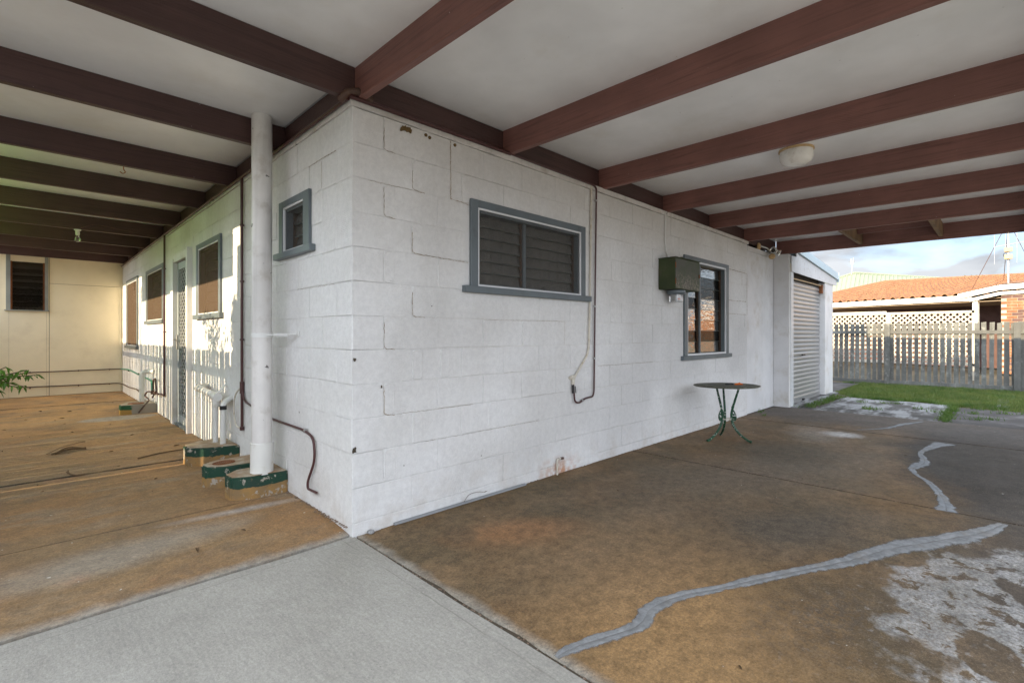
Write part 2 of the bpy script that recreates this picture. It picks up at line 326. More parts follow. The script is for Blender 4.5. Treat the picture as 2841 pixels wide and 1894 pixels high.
def box_material2():
    n = NT('worn_pit_box'); z = n.xyz()[2]; y = n.xyz()[1]; x = n.xyz()[0]
    c = n.mix(n.ramp(n.add(z, n.mul(n.noise(11, 4), .03)), .122, .128), (.36, .22, .06), (.025, .095, .045))
    bare = n.ramp(n.add(x, n.mul(n.noise(9, 5), .12)), -.235, -.215)
    c = n.mix(bare, c, (.30, .27, .23))
    c = n.mix(n.ramp(z, .168, .173), c, (.36, .31, .24))
    return n.out(c, .75, n.bump(n.noise(25, 6, .7), .004), spec=.3)
M['box_worn'] = box_material2()
M['green_box'] = paint('mossy_green_paint', (.042, .058, .020), .6, .3, (.085, .07, .045), 7, .001, 60)
def metbox_front():
    n = NT('flaking_green_grey_paint'); 
    c = n.mix(n.noise(5, 6, lo=.35, hi=.65), (.085, .085, .072), (.06, .075, .045))
    c = n.mix(n.mul(n.ramp(n.xyz()[2], 1.86, 1.72), n.noise(34, 9, .8, lo=.44, hi=.66)), c, (.30, .25, .205))
    return n.out(c, .7, n.bump(n.noise(60, 5), .0008))
M['box_front'] = metbox_front()
M['table_leg'] = paint('chipped_green_iron', (.009, .062, .028), .4, .3, None, 6, .0006, 60, chips=(38, .585, (.50, .50, .45)))
M['table_top'] = paint('lichen_table_top', (.11, .115, .085), .6, .35, (.30, .28, .24), 28, .003, 50)
M['fence_wood'] = paint('grey_weathered_paling', (.145, .148, .138), .85, .4, (.33, .335, .31), 11, .003, 25, streak=.7, orand=(.10, .10, .095))
M['fence_brown'] = paint('brown_paling', (.20, .125, .07), .85, .3, (.11, .075, .05), 8, .003, 25, streak=.5)
M['garage'] = paint('garage_sheet', (.62, .64, .66), .35, .08, (.40, .38, .36), 12, .0006, 20, streak=.2)
M['capping'] = paint('pale_blue_capping', (.50, .62, .68), .3, .05)
M['roller'] = paint('silver_roller_metal', (.40, .40, .395), .30, .05, None, 5, .0002, 20, spec=.7, metal=.4)
M['tile'] = paint('terracotta_tile', (.30, .150, .080), .8, .25, (.19, .105, .065), 1.5, .003, 20)
M['brick'] = paint('brown_brick', (.33, .145, .075), .9, .4, (.16, .085, .06), 9, .003, 40)
M['brick_dark'] = paint('dark_brick', (.15, .085, .075), .9, .3, (.10, .07, .06), 12, .003, 40)
M['brick_mortar'] = paint('brick_mortar', (.48, .42, .34), .95, .15)
M['lattice'] = paint('cream_lattice', (.48, .43, .35), .6, .08)
M['board_white'] = paint('gloss_white', (.78, .76, .71), .4, .04)  # off-white gloss paint of the fascia, post and barge boards
M['soffit'] = paint('beige_soffit', (.33, .25, .17), .8, .1)
M['green_roof'] = paint('pale_green_steel', (.23, .275, .215), .4, .05)
M['bark'] = paint('bark', (.12, .09, .065), .9, .3)
M['dry'] = paint('dry_leaf', (.13, .08, .04), .8, .5)
M['stone'] = paint('pebble', (.20, .14, .10), .9, .5, (.35, .3, .25), 30)
M['wasp'] = paint('mud_nest', (.17, .11, .045), .95, .3, None, 6, .002, 60)
M['antenna'] = paint('galvanised_steel', (.45, .46, .47), .35, .1, metal=.7)
M['earth'] = paint('ground_soil', (.11, .09, .06), .95, .3, (.07, .08, .035), 1.5, .01, 6)
M['shadecloth'] = None
def leafmat(name, c1, c2):
    n = NT(name)
    col = n.mix(n.noise(2.2, 6, .7, lo=.38, hi=.62), c1, c2)
    if 'grass' in name: col = n.mix(n.mul(n.noise(40, 2, lo=.52, hi=.62), .6), col, (.24, .22, .09))
    p = n.n('ShaderNodeBsdfDiffuse'); n.put(p.inputs[0], col)
    t = n.n('ShaderNodeBsdfTranslucent'); n.put(t.inputs[0], n.mix(.5, col, (c2[0] * 1.6, c2[1] * 2, c2[2])))
    g = n.n('ShaderNodeBsdfGlossy'); g.inputs[1].default_value = .4; n.put(g.inputs[0], (.6, .6, .6))
    a = n.n('ShaderNodeMixShader'); a.inputs[0].default_value = .35; n.put(a.inputs[1], p.outputs[0]); n.put(a.inputs[2], t.outputs[0])
    b = n.n('ShaderNodeMixShader'); b.inputs[0].default_value = .04; n.put(b.inputs[1], a.outputs[0]); n.put(b.inputs[2], g.outputs[0])
    return n.shader(b.outputs[0])
M['leaf'] = leafmat('green_leaf', (.04, .13, .015), (.09, .20, .03))
M['grass'] = leafmat('grass_blade', (.045, .095, .02), (.15, .19, .05))
M['weed'] = leafmat('weed_leaf', (.05, .11, .025), (.13, .19, .05))
M['bush'] = leafmat('bush_leaf', (.035, .06, .015), (.09, .11, .03))
def shade():
    n = NT('green_shadecloth')
    d = n.n('ShaderNodeBsdfDiffuse'); n.put(d.inputs[0], (.13, .26, .07))
    t = n.n('ShaderNodeBsdfTranslucent'); n.put(t.inputs[0], (.30, .62, .15))
    a = n.n('ShaderNodeMixShader'); a.inputs[0].default_value = .7; n.put(a.inputs[1], d.outputs[0]); n.put(a.inputs[2], t.outputs[0])
    return n.shader(a.outputs[0])
M['shadecloth'] = shade()
def glass(name, tint, rough=.03, refl=1.0, gcol=(1, 1, 1)):
    n = NT(name)
    f = n.n('ShaderNodeFresnel'); f.inputs[0].default_value = 1.5
    g = n.n('ShaderNodeBsdfGlossy'); g.inputs[1].default_value = rough; n.put(g.inputs[0], gcol)
    n.put(g.inputs['Normal'], n.bump(n.noise(9, 2, vec=n.map((1, 1, 3))), .003))
    t = n.n('ShaderNodeBsdfTransparent'); n.put(t.inputs[0], tint)
    a = n.n('ShaderNodeMixShader'); n.put(a.inputs[0], n.math('MULTIPLY_ADD', f.outputs[0], refl, .05, clamp=True)); n.put(a.inputs[1], t.outputs[0]); n.put(a.inputs[2], g.outputs[0])
    return n.shader(a.outputs[0])
M['glass'] = glass('louvre_glass', (.45, .45, .43), .03, .6, (.62, .60, .57))
M['clear'] = glass('clear_glass', (.92, .92, .92), .02, .8)
def obscure():
    n = NT('obscure_glass')
    p = n.n('ShaderNodeBsdfPrincipled'); n.put(p.inputs['Base Color'], (.25, .245, .225)); p.inputs['Roughness'].default_value = .25
    n.put(p.inputs['Normal'], n.bump(n.voro(90), .004))
    t = n.n('ShaderNodeBsdfTransparent'); n.put(t.inputs[0], (.6, .58, .55))
    a = n.n('ShaderNodeMixShader'); a.inputs[0].default_value = .42; n.put(a.inputs[1], t.outputs[0]); n.put(a.inputs[2], p.outputs[0])
    return n.shader(a.outputs[0])
M['obscure'] = obscure()
def screen(name, alpha, col):
    n = NT(name)
    d = n.n('ShaderNodeBsdfDiffuse'); n.put(d.inputs[0], col)
    t = n.n('ShaderNodeBsdfTransparent')
    a = n.n('ShaderNodeMixShader'); a.inputs[0].default_value = alpha; n.put(a.inputs[1], t.outputs[0]); n.put(a.inputs[2], d.outputs[0])
    return n.shader(a.outputs[0])
M['flyscreen'] = screen('flyscreen_mesh', .26, (.10, .095, .09))
M['flyscreen_dark'] = screen('dark_insect_mesh', .75, (.02, .02, .02))
M['flyscreen_brown'] = screen('brown_flyscreen_mesh', .80, (.105, .075, .055))

# ------------------------------------------------------------------ geometry helpers
class MB:
    def __init__(s): s.v = []; s.f = []; s.mi = []; s.cur = 0
    def face(s, pts):
        i = len(s.v); s.v += [tuple(p) for p in pts]; s.f.append(tuple(range(i, i + len(pts)))); s.mi.append(s.cur)
    def box(s, a, b, mat=None, bev=0):
        x0, y0, z0 = [min(a[i], b[i]) for i in range(3)]; x1, y1, z1 = [max(a[i], b[i]) for i in range(3)]
        if bev <= 0:
            P = [(x0, y0, z0), (x1, y0, z0), (x1, y1, z0), (x0, y1, z0), (x0, y0, z1), (x1, y0, z1), (x1, y1, z1), (x0, y1, z1)]
            F = [(0, 3, 2, 1), (4, 5, 6, 7), (0, 1, 5, 4), (1, 2, 6, 5), (2, 3, 7, 6), (3, 0, 4, 7)]
        else:
            bm = bmesh.new(); bmesh.ops.create_cube(bm, size=1)
            for v in bm.verts: v.co = Vector(((x0 + x1) / 2 + v.co.x * (x1 - x0), (y0 + y1) / 2 + v.co.y * (y1 - y0), (z0 + z1) / 2 + v.co.z * (z1 - z0)))
            bmesh.ops.bevel(bm, geom=list(bm.edges), offset=bev, segments=1, affect='EDGES')
            P = [tuple(v.co) for v in bm.verts]; F = [tuple(v.index for v in f.verts) for f in bm.faces]; bm.free()
        if mat is not None: P = [tuple(mat @ Vector(p)) for p in P]
        i = len(s.v); s.v += P; s.f += [tuple(i + k for k in f) for f in F]; s.mi += [s.cur] * len(F)
        return s
    def bar(s, a, b, wx, wy, up=(0, 0, 1)):
        a = Vector(a); b = Vector(b); d = b - a; L_ = d.length; d.normalize(); u = Vector(up)
        if abs(d.dot(u)) > .99: u = Vector((0, 1, 0))
        x = d.cross(u).normalized(); y = x.cross(d).normalized()
        m = Matrix((x, y, d)).transposed().to_4x4(); m.translation = a
        return s.box((-wx / 2, -wy / 2, 0), (wx / 2, wy / 2, L_), m)
    def tube(s, pts, r, n=12, caps=True):
        pts = [Vector(p) for p in pts]; rs = r if isinstance(r, (list, tuple)) else [r] * len(pts)
        base = len(s.v); ref = None
        for k, p in enumerate(pts):
            d = ((pts[min(k + 1, len(pts) - 1)] - p).normalized() if k < len(pts) - 1 else Vector()) + ((p - pts[k - 1]).normalized() if k else Vector())
            d.normalize()
            if ref is None: ref = d.orthogonal().normalized()
            ref = (ref - d * ref.dot(d)).normalized(); q = d.cross(ref)
            for j in range(n):
                a = 2 * math.pi * j / n; s.v.append(tuple(p + (ref * math.cos(a) + q * math.sin(a)) * rs[k]))
        for k in range(len(pts) - 1):
            for j in range(n):
                a = base + k * n + j; b = base + k * n + (j + 1) % n
                s.f.append((a, b, b + n, a + n)); s.mi.append(s.cur)
        if caps:
            s.f.append(tuple(base + j for j in range(n))[::-1]); s.f.append(tuple(base + (len(pts) - 1) * n + j for j in range(n))); s.mi += [s.cur] * 2
        return s
    def lathe(s, prof, c, n=24, axis=None):
        m = Matrix.Translation(Vector(c))
        if axis is not None: m = m @ Vector(axis).to_track_quat('Z', 'Y').to_matrix().to_4x4()
        base = len(s.v)
        for r, z in prof:
            for j in range(n):
                a = 2 * math.pi * j / n; s.v.append(tuple(m @ Vector((r * math.cos(a), r * math.sin(a), z))))
        for k in range(len(prof) - 1):
            for j in range(n):
                a = base + k * n + j; b = base + k * n + (j + 1) % n
                s.f.append((a, b, b + n, a + n)); s.mi.append(s.cur)
        s.f.append(tuple(base + j for j in range(n))[::-1]); s.f.append(tuple(base + (len(prof) - 1) * n + j for j in range(n))); s.mi += [s.cur] * 2
        return s
    def prism(s, poly, z0, z1):
        n = len(poly); i = len(s.v)
        s.v += [(p[0], p[1], z0) for p in poly] + [(p[0], p[1], z1) for p in poly]
        s.f.append(tuple(i + k for k in range(n))[::-1]); s.f.append(tuple(i + n + k for k in range(n)))
        for k in range(n): s.f.append((i + k, i + (k + 1) % n, i + n + (k + 1) % n, i + n + k))
        s.mi += [s.cur] * (n + 2); return s
    def mesh(s, name, mats, smooth=False, recalc=True):
        me = bpy.data.meshes.new(name); me.from_pydata(s.v, [], s.f); me.update()
        if not isinstance(mats, (list, tuple)): mats = [mats]
        for m in mats: me.materials.append(m)
        if len(mats) > 1: me.polygons.foreach_set('material_index', s.mi)
        if recalc:
            bm = bmesh.new(); bm.from_mesh(me); bmesh.ops.recalc_face_normals(bm, faces=bm.faces); bm.to_mesh(me); bm.free()
        if smooth:
            me.polygons.foreach_set('use_smooth', [True] * len(me.polygons)); me.set_sharp_from_angle(angle=R(38))
        return me
def smoothpath(pts, n=6):
    P = [Vector(p) for p in pts]; P = [P[0] * 2 - P[1]] + P + [P[-1] * 2 - P[-2]]; o = []
    for k in range(1, len(P) - 2):
        for j in range(n):
            t = j / n; a, b, c, d = P[k - 1:k + 3]
            o.append(.5 * ((2 * b) + (c - a) * t + (2 * a - 5 * b + 4 * c - d) * t * t + (3 * b - a - 3 * c + d) * t ** 3))
    o.append(P[-2]); return o
def bendpath(pts, r=.03, n=5):
    """polyline with rounded corners"""
    P = [Vector(p) for p in pts]; o = [P[0]]
    for k in range(1, len(P) - 1):
        a = (P[k - 1] - P[k]); b = (P[k + 1] - P[k]); rr = min(r, a.length * .45, b.length * .45)
        a = P[k] + a.normalized() * rr; b = P[k] + b.normalized() * rr
        for j in range(n + 1):
            t = j / n; o.append(a * (1 - t) ** 2 + P[k] * 2 * t * (1 - t) + b * t * t)
    o.append(P[-1]); return o
col = sc.collection
def link(name, data, parent=None):
    o = bpy.data.objects.new(name, data); col.objects.link(o)
    if parent is not None: o.parent = parent
    return o
def part(name, mb, mat, parent, smooth=False, kind=None, label=None):
    o = link(name, mb.mesh(name, mat, smooth) if isinstance(mb, MB) else mb, parent)
    if kind: o['kind'] = kind
    if label: o['label'] = label
    return o
def thing(name, label, cat, loc=(0, 0, 0), group=None):
    """Empty whose children are modelled in world coordinates (origin kept at the thing's base)"""
    o = link(name, None); o.location = loc; o['label'] = label; o['category'] = cat
    if group: o['group'] = group
    return o
def rebase(t):
    """children were built in world space: shift them so the empty sits at the base"""
    for c in t.children:
        c.location = c.location - t.location
def solo(name, mb, mat, label, cat, smooth=False, group=None):
    o = link(name, mb.mesh(name, mat, smooth)); o['label'] = label; o['category'] = cat
    if group: o['group'] = group
    return o
def struct(name, mb, mat, parent=None, smooth=False):
    o = link(name, mb.mesh(name, mat, smooth) if mb is not None else None, parent)
    if parent is None: o['kind'] = 'structure'
    return o
def sub(rects, op):
    """rectangles (u0,u1,z0,z1) minus opening"""
    o = []
    for r in rects:
        u0, u1, z0, z1 = r; a, b, c, d = op
        if a >= u1 or b <= u0 or c >= z1 or d <= z0: o.append(r); continue
        if a > u0: o.append((u0, a, z0, z1))
        if b < u1: o.append((b, u1, z0, z1))
        m0, m1 = max(u0, a), min(u1, b)
        if c > z0: o.append((m0, m1, z0, c))
        if d < z1: o.append((m0, m1, d, z1))
    return [r for r in o if r[1] - r[0] > .006 and r[3] - r[2] > .006]

# ------------------------------------------------------------------ ground
struct('ground', MB().box((-700, -700, -.35), (900, 900, -.06)), M['earth'])
SL = .045                                   # the slab beside the door side of the house is a little higher
pav = struct('pavement', None, None)
def slab(x0, x1, y0, y1, z, m, thick=.12, chip=.012, nose=0):
    """a cast slab with slightly chipped, rounded edges"""
    b = MB(); n = 26
    def edge(ax, v, a, c, sgn):
        out = []
        for k in range(n + 1):
            t = a + (c - a) * k / n
            j = (random.random() ** 3) * chip * sgn if 0 < k < n else 0
            out.append((v + j, t) if ax == 0 else (t, v + j))
        return out
    poly = edge(1, y0, x0, x1, 1)[:-1] + edge(0, x1, y0, y1, -1)[:-1] + edge(1, y1, x1, x0, -1)[:-1] + edge(0, x0, y1, y0, 1)[:-1]
    b.prism(poly, z - thick, z)
    if nose:
        i0 = len(b.v) // 2
        # fine strip so that the slab can dip towards its front edge
        b = MB(); n_ = 40; ys = [y0, y0 + .02, y0 + .05, y0 + .09, y0 + .14, y0 + .25, y0 + .45, y1]
        zz_ = [z - nose - .004, z - nose, z - nose * .9, z - nose * .78, z - nose * .66, z - nose * .42, z - nose * .15, z]
        jit_ = [(random.random() ** 3) * .008 for _ in range(n_ + 1)]
        g_ = lambda i, k: (x0 + (x1 - x0) * i / n_, ys[k] + (jit_[i] if k == 0 else 0), zz_[k])
        for i in range(n_):
            for k in range(7): b.face([g_(i, k), g_(i + 1, k), g_(i + 1, k + 1), g_(i, k + 1)])
            a_, c_ = g_(i, 0), g_(i + 1, 0); b.face([a_, (a_[0], a_[1], -.1), (c_[0], c_[1], -.1), c_])
            a_, c_ = g_(i, 7), g_(i + 1, 7); b.face([a_, c_, (c_[0], c_[1], -.1), (a_[0], a_[1], -.1)])
    o = struct('slab', b, m, pav)
    return o
g = .007
slab(-9.5, .02 - g, -9.0, .017, 0, M['pale'])
slab(-2.0, -.0, .032, .95 - g, SL, M['tan'], .16, nose=.037)
slab(-2.0, -.0, .95 + g * .6, 2.56 - g * 1.6, SL - .002, M['tan'], .16)
slab(-2.0, -.0, 2.56 + g * 1.6, 4.98 - g * 1.3, SL, M['tan'], .16)
slab(-2.0, -.0, 4.98 + g * 1.3, 7.88 - g * .7, SL - .003, M['tan'], .16)
slab(-2.0, -.0, 7.88 + g * .7, 9.72, SL, M['tan'], .16)
slab(.02 + g, 2.99 - g * 1.2, -3.4, -.002, 0, M['carport'])
slab(2.99 + g * .7, 5.78 - g * .9, -3.4, -.002, -.001, M['carport'])
slab(5.78 + g * .6, 7.35 - g, -3.4, -.002, 0, M['carport'])
slab(.02 + g, 7.35, -9.0, -3.4 - g, 0, M['pale'])
slab(7.75, 9.55, -2.02, -.52, -.004, M['weathered'])
slab(7.35 + g, 7.75 - g, -2.05, -.50, -.006, M['weathered'])
slab(7.35 + g, 9.30, -5.2, -2.08, -.012, M['asphalt'])
slab(7.35 + g, 10.2, -.30, .4, .012, M['weathered'])
slab(7.35 + g, 7.8, -.49, -.31, -.02, M['asphalt'])
slab(10.2, 12.9, -.18, .9, -.01, M['asphalt'])
slab(9.9, 11.2, -2.70, -2.55, -.005, M['weathered'])
# sub-base that shows dark through the joints
struct('joint_filler', MB().box((-1.98, -5.1, -.1), (7.34, -.01, -.006)).box((-1.98, .93, -.1), (-.01, 9.7, .031)), M['crack_dirt'], pav)
struct('driveway', MB().box((7.37, -9.0, -.12), (13.5, -5.4, -.03)), M['pale'])

def ribbon(name, cen, widths, z, m, hgt, parent, jit=.2, seed=1):
    rnd = random.Random(seed); P = smoothpath([(p[0], p[1], 0) for p in cen], 9); W = []
    n = len(P)
    for k in range(n):
        t = k / (n - 1) * (len(widths) - 1); i = min(int(t), len(widths) - 2); W.append(widths[i] + (widths[i + 1] - widths[i]) * (t - i))
    v = []; f = []
    prof = [(-1, .0005), (-.86, .8), (-.45, 1.0), (-.12, .75), (0, .15), (.13, .8), (.5, 1.0), (.85, .7), (1, .0005)]
    wob = [0.0, 0.0]
    for k, p in enumerate(P):
        d = (P[min(k + 1, n - 1)] - P[max(k - 1, 0)]).normalized(); q = Vector((-d.y, d.x, 0))
        wob = [wob[0] * .55 + rnd.uniform(-jit, jit), wob[1] * .55 + rnd.uniform(-jit, jit)]
        for a, h in prof:
            ww = W[k] * (1 + (wob[0] if a < 0 else wob[1])) * a
            c = p + q * ww * 1.18; v.append((c.x, c.y, z + .0008 + hgt * h))
    m_ = len(prof)
    for k in range(n - 1):
        for j in range(m_ - 1):
            a = k * m_ + j; f.append((a, a + 1, a + m_ + 1, a + m_))
    b = MB(); b.v = v; b.f = f; b.mi = [0] * len(f)
    o = struct(name, b, m, parent, smooth=True)
    me = o.data; ul = me.uv_layers.new(name='UVMap'); uvv = [((prof[k % m_][0] + 1) / 2, (k // m_) / n) for k in range(len(v))]
    for lp in me.loops: ul.data[lp.index].uv = uvv[lp.vertex_index]
    return o
crack = [(.03, -1.50), (.10, -1.505), (.25, -1.555), (.41, -1.605), (.56, -1.58), (.73, -1.618), (.95, -1.724), (1.11, -1.797), (1.40, -1.935), (1.67, -2.07), (2.00, -2.20), (2.31, -2.365), (2.66, -2.545), (2.93, -2.63)]
ribbon('crack_repair', crack, [.012, .024, .030, .028, .036, .032, .022, .036, .032, .044, .058, .064, .052, .022], 0, M['repair'], .0032, pav, .13, 3)
ribbon('crack_repair', [(2.975, -2.37), (3.23, -2.338), (3.646, -2.247), (3.973, -2.105), (4.157, -2.079), (4.40, -2.12), (4.601, -2.112), (4.941, -2.055), (5.20, -2.09), (5.45, -2.14), (5.65, -2.20)], [.045, .035, .02, .018, .03, .05, .03, .018, .03, .05, .07], -.001, M['repair_thin'], .0015, pav, .25, 5)
ribbon('crack_repair', [(5.87, -1.37), (6.223, -1.588), (6.715, -1.708), (7.191, -1.87)], [.008, .02, .03, .02], 0, M['repair_thin'], .002, pav, .4, 6)

# ------------------------------------------------------------------ the block house
house = thing('house', 'long low house of white painted concrete blocks with grey trimmed windows', 'house', (0, 0, 0))
TOPZ = 2.475
def uv(side):
    """side R: u = +x on plane y=0, outward -y; side L: u = +y on plane x=0, outward -x"""
    if side == 'R': return lambda u, n, z: (u, -n, z)
    return lambda u, n, z: (-n, u, z)
def ubox(mb, T, u0, u1, n0, n1, z0, z1, bev=0):
    mb.box(T(u0, n0, z0), T(u1, n1, z1), None, bev); return mb
opens = {'R': [(.935, 2.135, 1.505, 2.065), (4.175, 5.32, .915, 2.05)],
         'L': [(.655, 1.03, 1.75, 2.075), (2.70, 3.52, 1.375, 2.085), (3.87, 4.72, .045, 2.06), (5.50, 6.73, 1.37, 2.09), (7.71, 8.88, .965, 2.10)]}
LEN = {'R': 6.11, 'L': 9.62}
wl = {}
for side in 'RL':
    T = uv(side); mb = MB()
    rects = [(.0055 if side == 'R' else .0055, LEN[side] + (0 if side == 'R' else .1), -.05, TOPZ)]
    for op in opens[side]: rects = sub(rects, op)
    for r in rects: ubox(mb, T, r[0], r[1], -.19, -.0055, r[2], r[3])
    wl[side] = part('wall', mb, M['mortar'], house)
def block_mesh(wd, ht, seed):
    rnd = random.Random(seed); c = .006; e = .0003 if rnd.random() < .84 else .0011; d = .02
    j = lambda a: rnd.uniform(-a, a)
    t = [j(.0016) for _ in range(4)]
    k_ = .0002 if e < .001 else .001
    o = [(e + abs(j(k_)), e + abs(j(k_))), (wd - e - abs(j(k_)), e + abs(j(k_))), (wd - e - abs(j(k_)), ht - e - abs(j(k_))), (e + abs(j(k_)), ht - e - abs(j(k_)))]
    cc = c * rnd.uniform(.5, 1.3)
    i = [(c, c), (wd - c, c), (wd - c, ht - c), (c, ht - c)]
    v = [(a, -d, b) for a, b in o] + [(a, -cc * .22, b) for a, b in o] + [(p[0] + j(.002), t[k], p[1] + j(.002)) for k, p in enumerate(i)]
    f = [(8, 9, 10, 11)]
    for k in range(4):
        n = (k + 1) % 4; f.append((4 + k, 4 + n, 8 + n, 8 + k)); f.append((k, n, 4 + n, 4 + k))
    return v, f
cache = {}
rnd = random.Random(11)
far_v, far_f = [], []
for side in 'RL':
    T = uv(side)
    for row in range(-1, 12):
        z0 = .075 + .2 * row; z1 = z0 + .2
        if row == -1: z0 = -.02; z1 = .075
        odd = row % 2 == 1
        u = 0.0; first = True
        while u < LEN[side] - .01:
            ln = (.2 if (odd == (side == 'R')) else .4) if first else .4
            first = False
            if row == -1: ln = 1.2
            u1 = min(u + ln, LEN[side])
            rects = [(u, u1, z0, z1)]
            for op in opens[side]: rects = sub(rects, op)
            for (a, b, c, d) in rects:
                if b - a < .02 or d - c < .02: pass
                key = (side, round(b - a, 3), round(d - c, 3), rnd.randrange(5))
                pro = rnd.uniform(-.0006, .0010) + (.0022 if rnd.random() < .10 else 0)
                if side == 'L' and a > 4.79:
                    v, f = block_mesh(b - a, d - c, key[3] + 50)
                    k0 = len(far_v); far_v += [T(a + p[0], p[1] + pro, c + p[2]) for p in v]; far_f += [tuple(k0 + q for q in ff) for ff in f]; continue
                if key not in cache:
                    v, f = block_mesh(b - a, d - c, key[3])
                    mb = MB(); mb.v = [T(*p) for p in v]; mb.f = f; mb.mi = [0] * len(f)
                    me = mb.mesh('block', M['block'], recalc=False)
                    bm = bmesh.new(); bm.from_mesh(me)
                    # outward normals
                    fn = bm.faces[:] if False else list(bm.faces)
                    bm.faces.ensure_lookup_table()
                    out_n = Vector(T(0, 1, 0)) - Vector(T(0, 0, 0))
                    if bm.faces[0].normal.dot(out_n) < 0: bmesh.ops.reverse_faces(bm, faces=list(bm.faces))
                    bm.to_mesh(me); bm.free(); cache[key] = me
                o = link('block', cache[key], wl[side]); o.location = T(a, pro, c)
            u = u1
mb = MB(); mb.v = far_v; mb.f = far_f; mb.mi = [0] * len(far_f)
part('blocks', mb, M['block'], wl['L'], kind='stuff')
# sheeted end of the wall and the closed back of the building
mb = MB(); mb.box((6.112, .012, 0), (6.768, .19, 2.47), None, .003).box((6.775, .012, 0), (7.40, .19, 2.47), None, .003)
part('wall_sheet', mb, M['panel_white'], house)
mb = MB(); mb.box((6.112, -.006, 2.39), (7.32, .011, 2.455)); part('cover_strip', mb, M['panel_white'], house)
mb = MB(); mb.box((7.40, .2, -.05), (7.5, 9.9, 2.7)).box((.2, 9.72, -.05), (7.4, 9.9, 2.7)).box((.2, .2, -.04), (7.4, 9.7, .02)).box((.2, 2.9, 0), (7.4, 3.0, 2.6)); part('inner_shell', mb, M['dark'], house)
# capping plates on top of the blocks, flaking
def plate(T, u0, u1, n0, n1, z0, z1, seed):
    r = random.Random(seed); mb = MB(); k = int((u1 - u0) / .06); last = 0
    pts = []
    for i in range(k + 1):
        last = last * .7 + r.uniform(-.003, .003); pts.append((u0 + (u1 - u0) * i / k, last))
    for i in range(k):
        a, b = pts[i], pts[i + 1]
        lo0, lo1 = z0 + a[1] * .8, z0 + b[1] * .8
        P = [T(a[0], n0, lo0), T(b[0], n0, lo1), T(b[0], n1 + b[1] * .4, lo1), T(a[0], n1 + a[1] * .4, lo0), T(a[0], n0, z1), T(b[0], n0, z1), T(b[0], n1 + b[1] * .4, z1), T(a[0], n1 + a[1] * .4, z1)]
        j = len(mb.v); mb.v += P
        F = [(0, 3, 2, 1), (4, 5, 6, 7), (2, 3, 7, 6)] + ([(0, 4, 7, 3)] if i == 0 else []) + ([(1, 2, 6, 5)] if i == k - 1 else [])
        mb.f += [tuple(j + q for q in f) for f in F]; mb.mi += [0] * len(F)
    return mb
part('top_plate', plate(uv('R'), -.012, 6.14, -.1, .012, TOPZ + .003, 2.522, 1), M['downpipe'], house)
part('top_plate', plate(uv('L'), .0, 9.62, -.1, .009, TOPZ + .003, 2.520, 2), M['downpipe'], house)

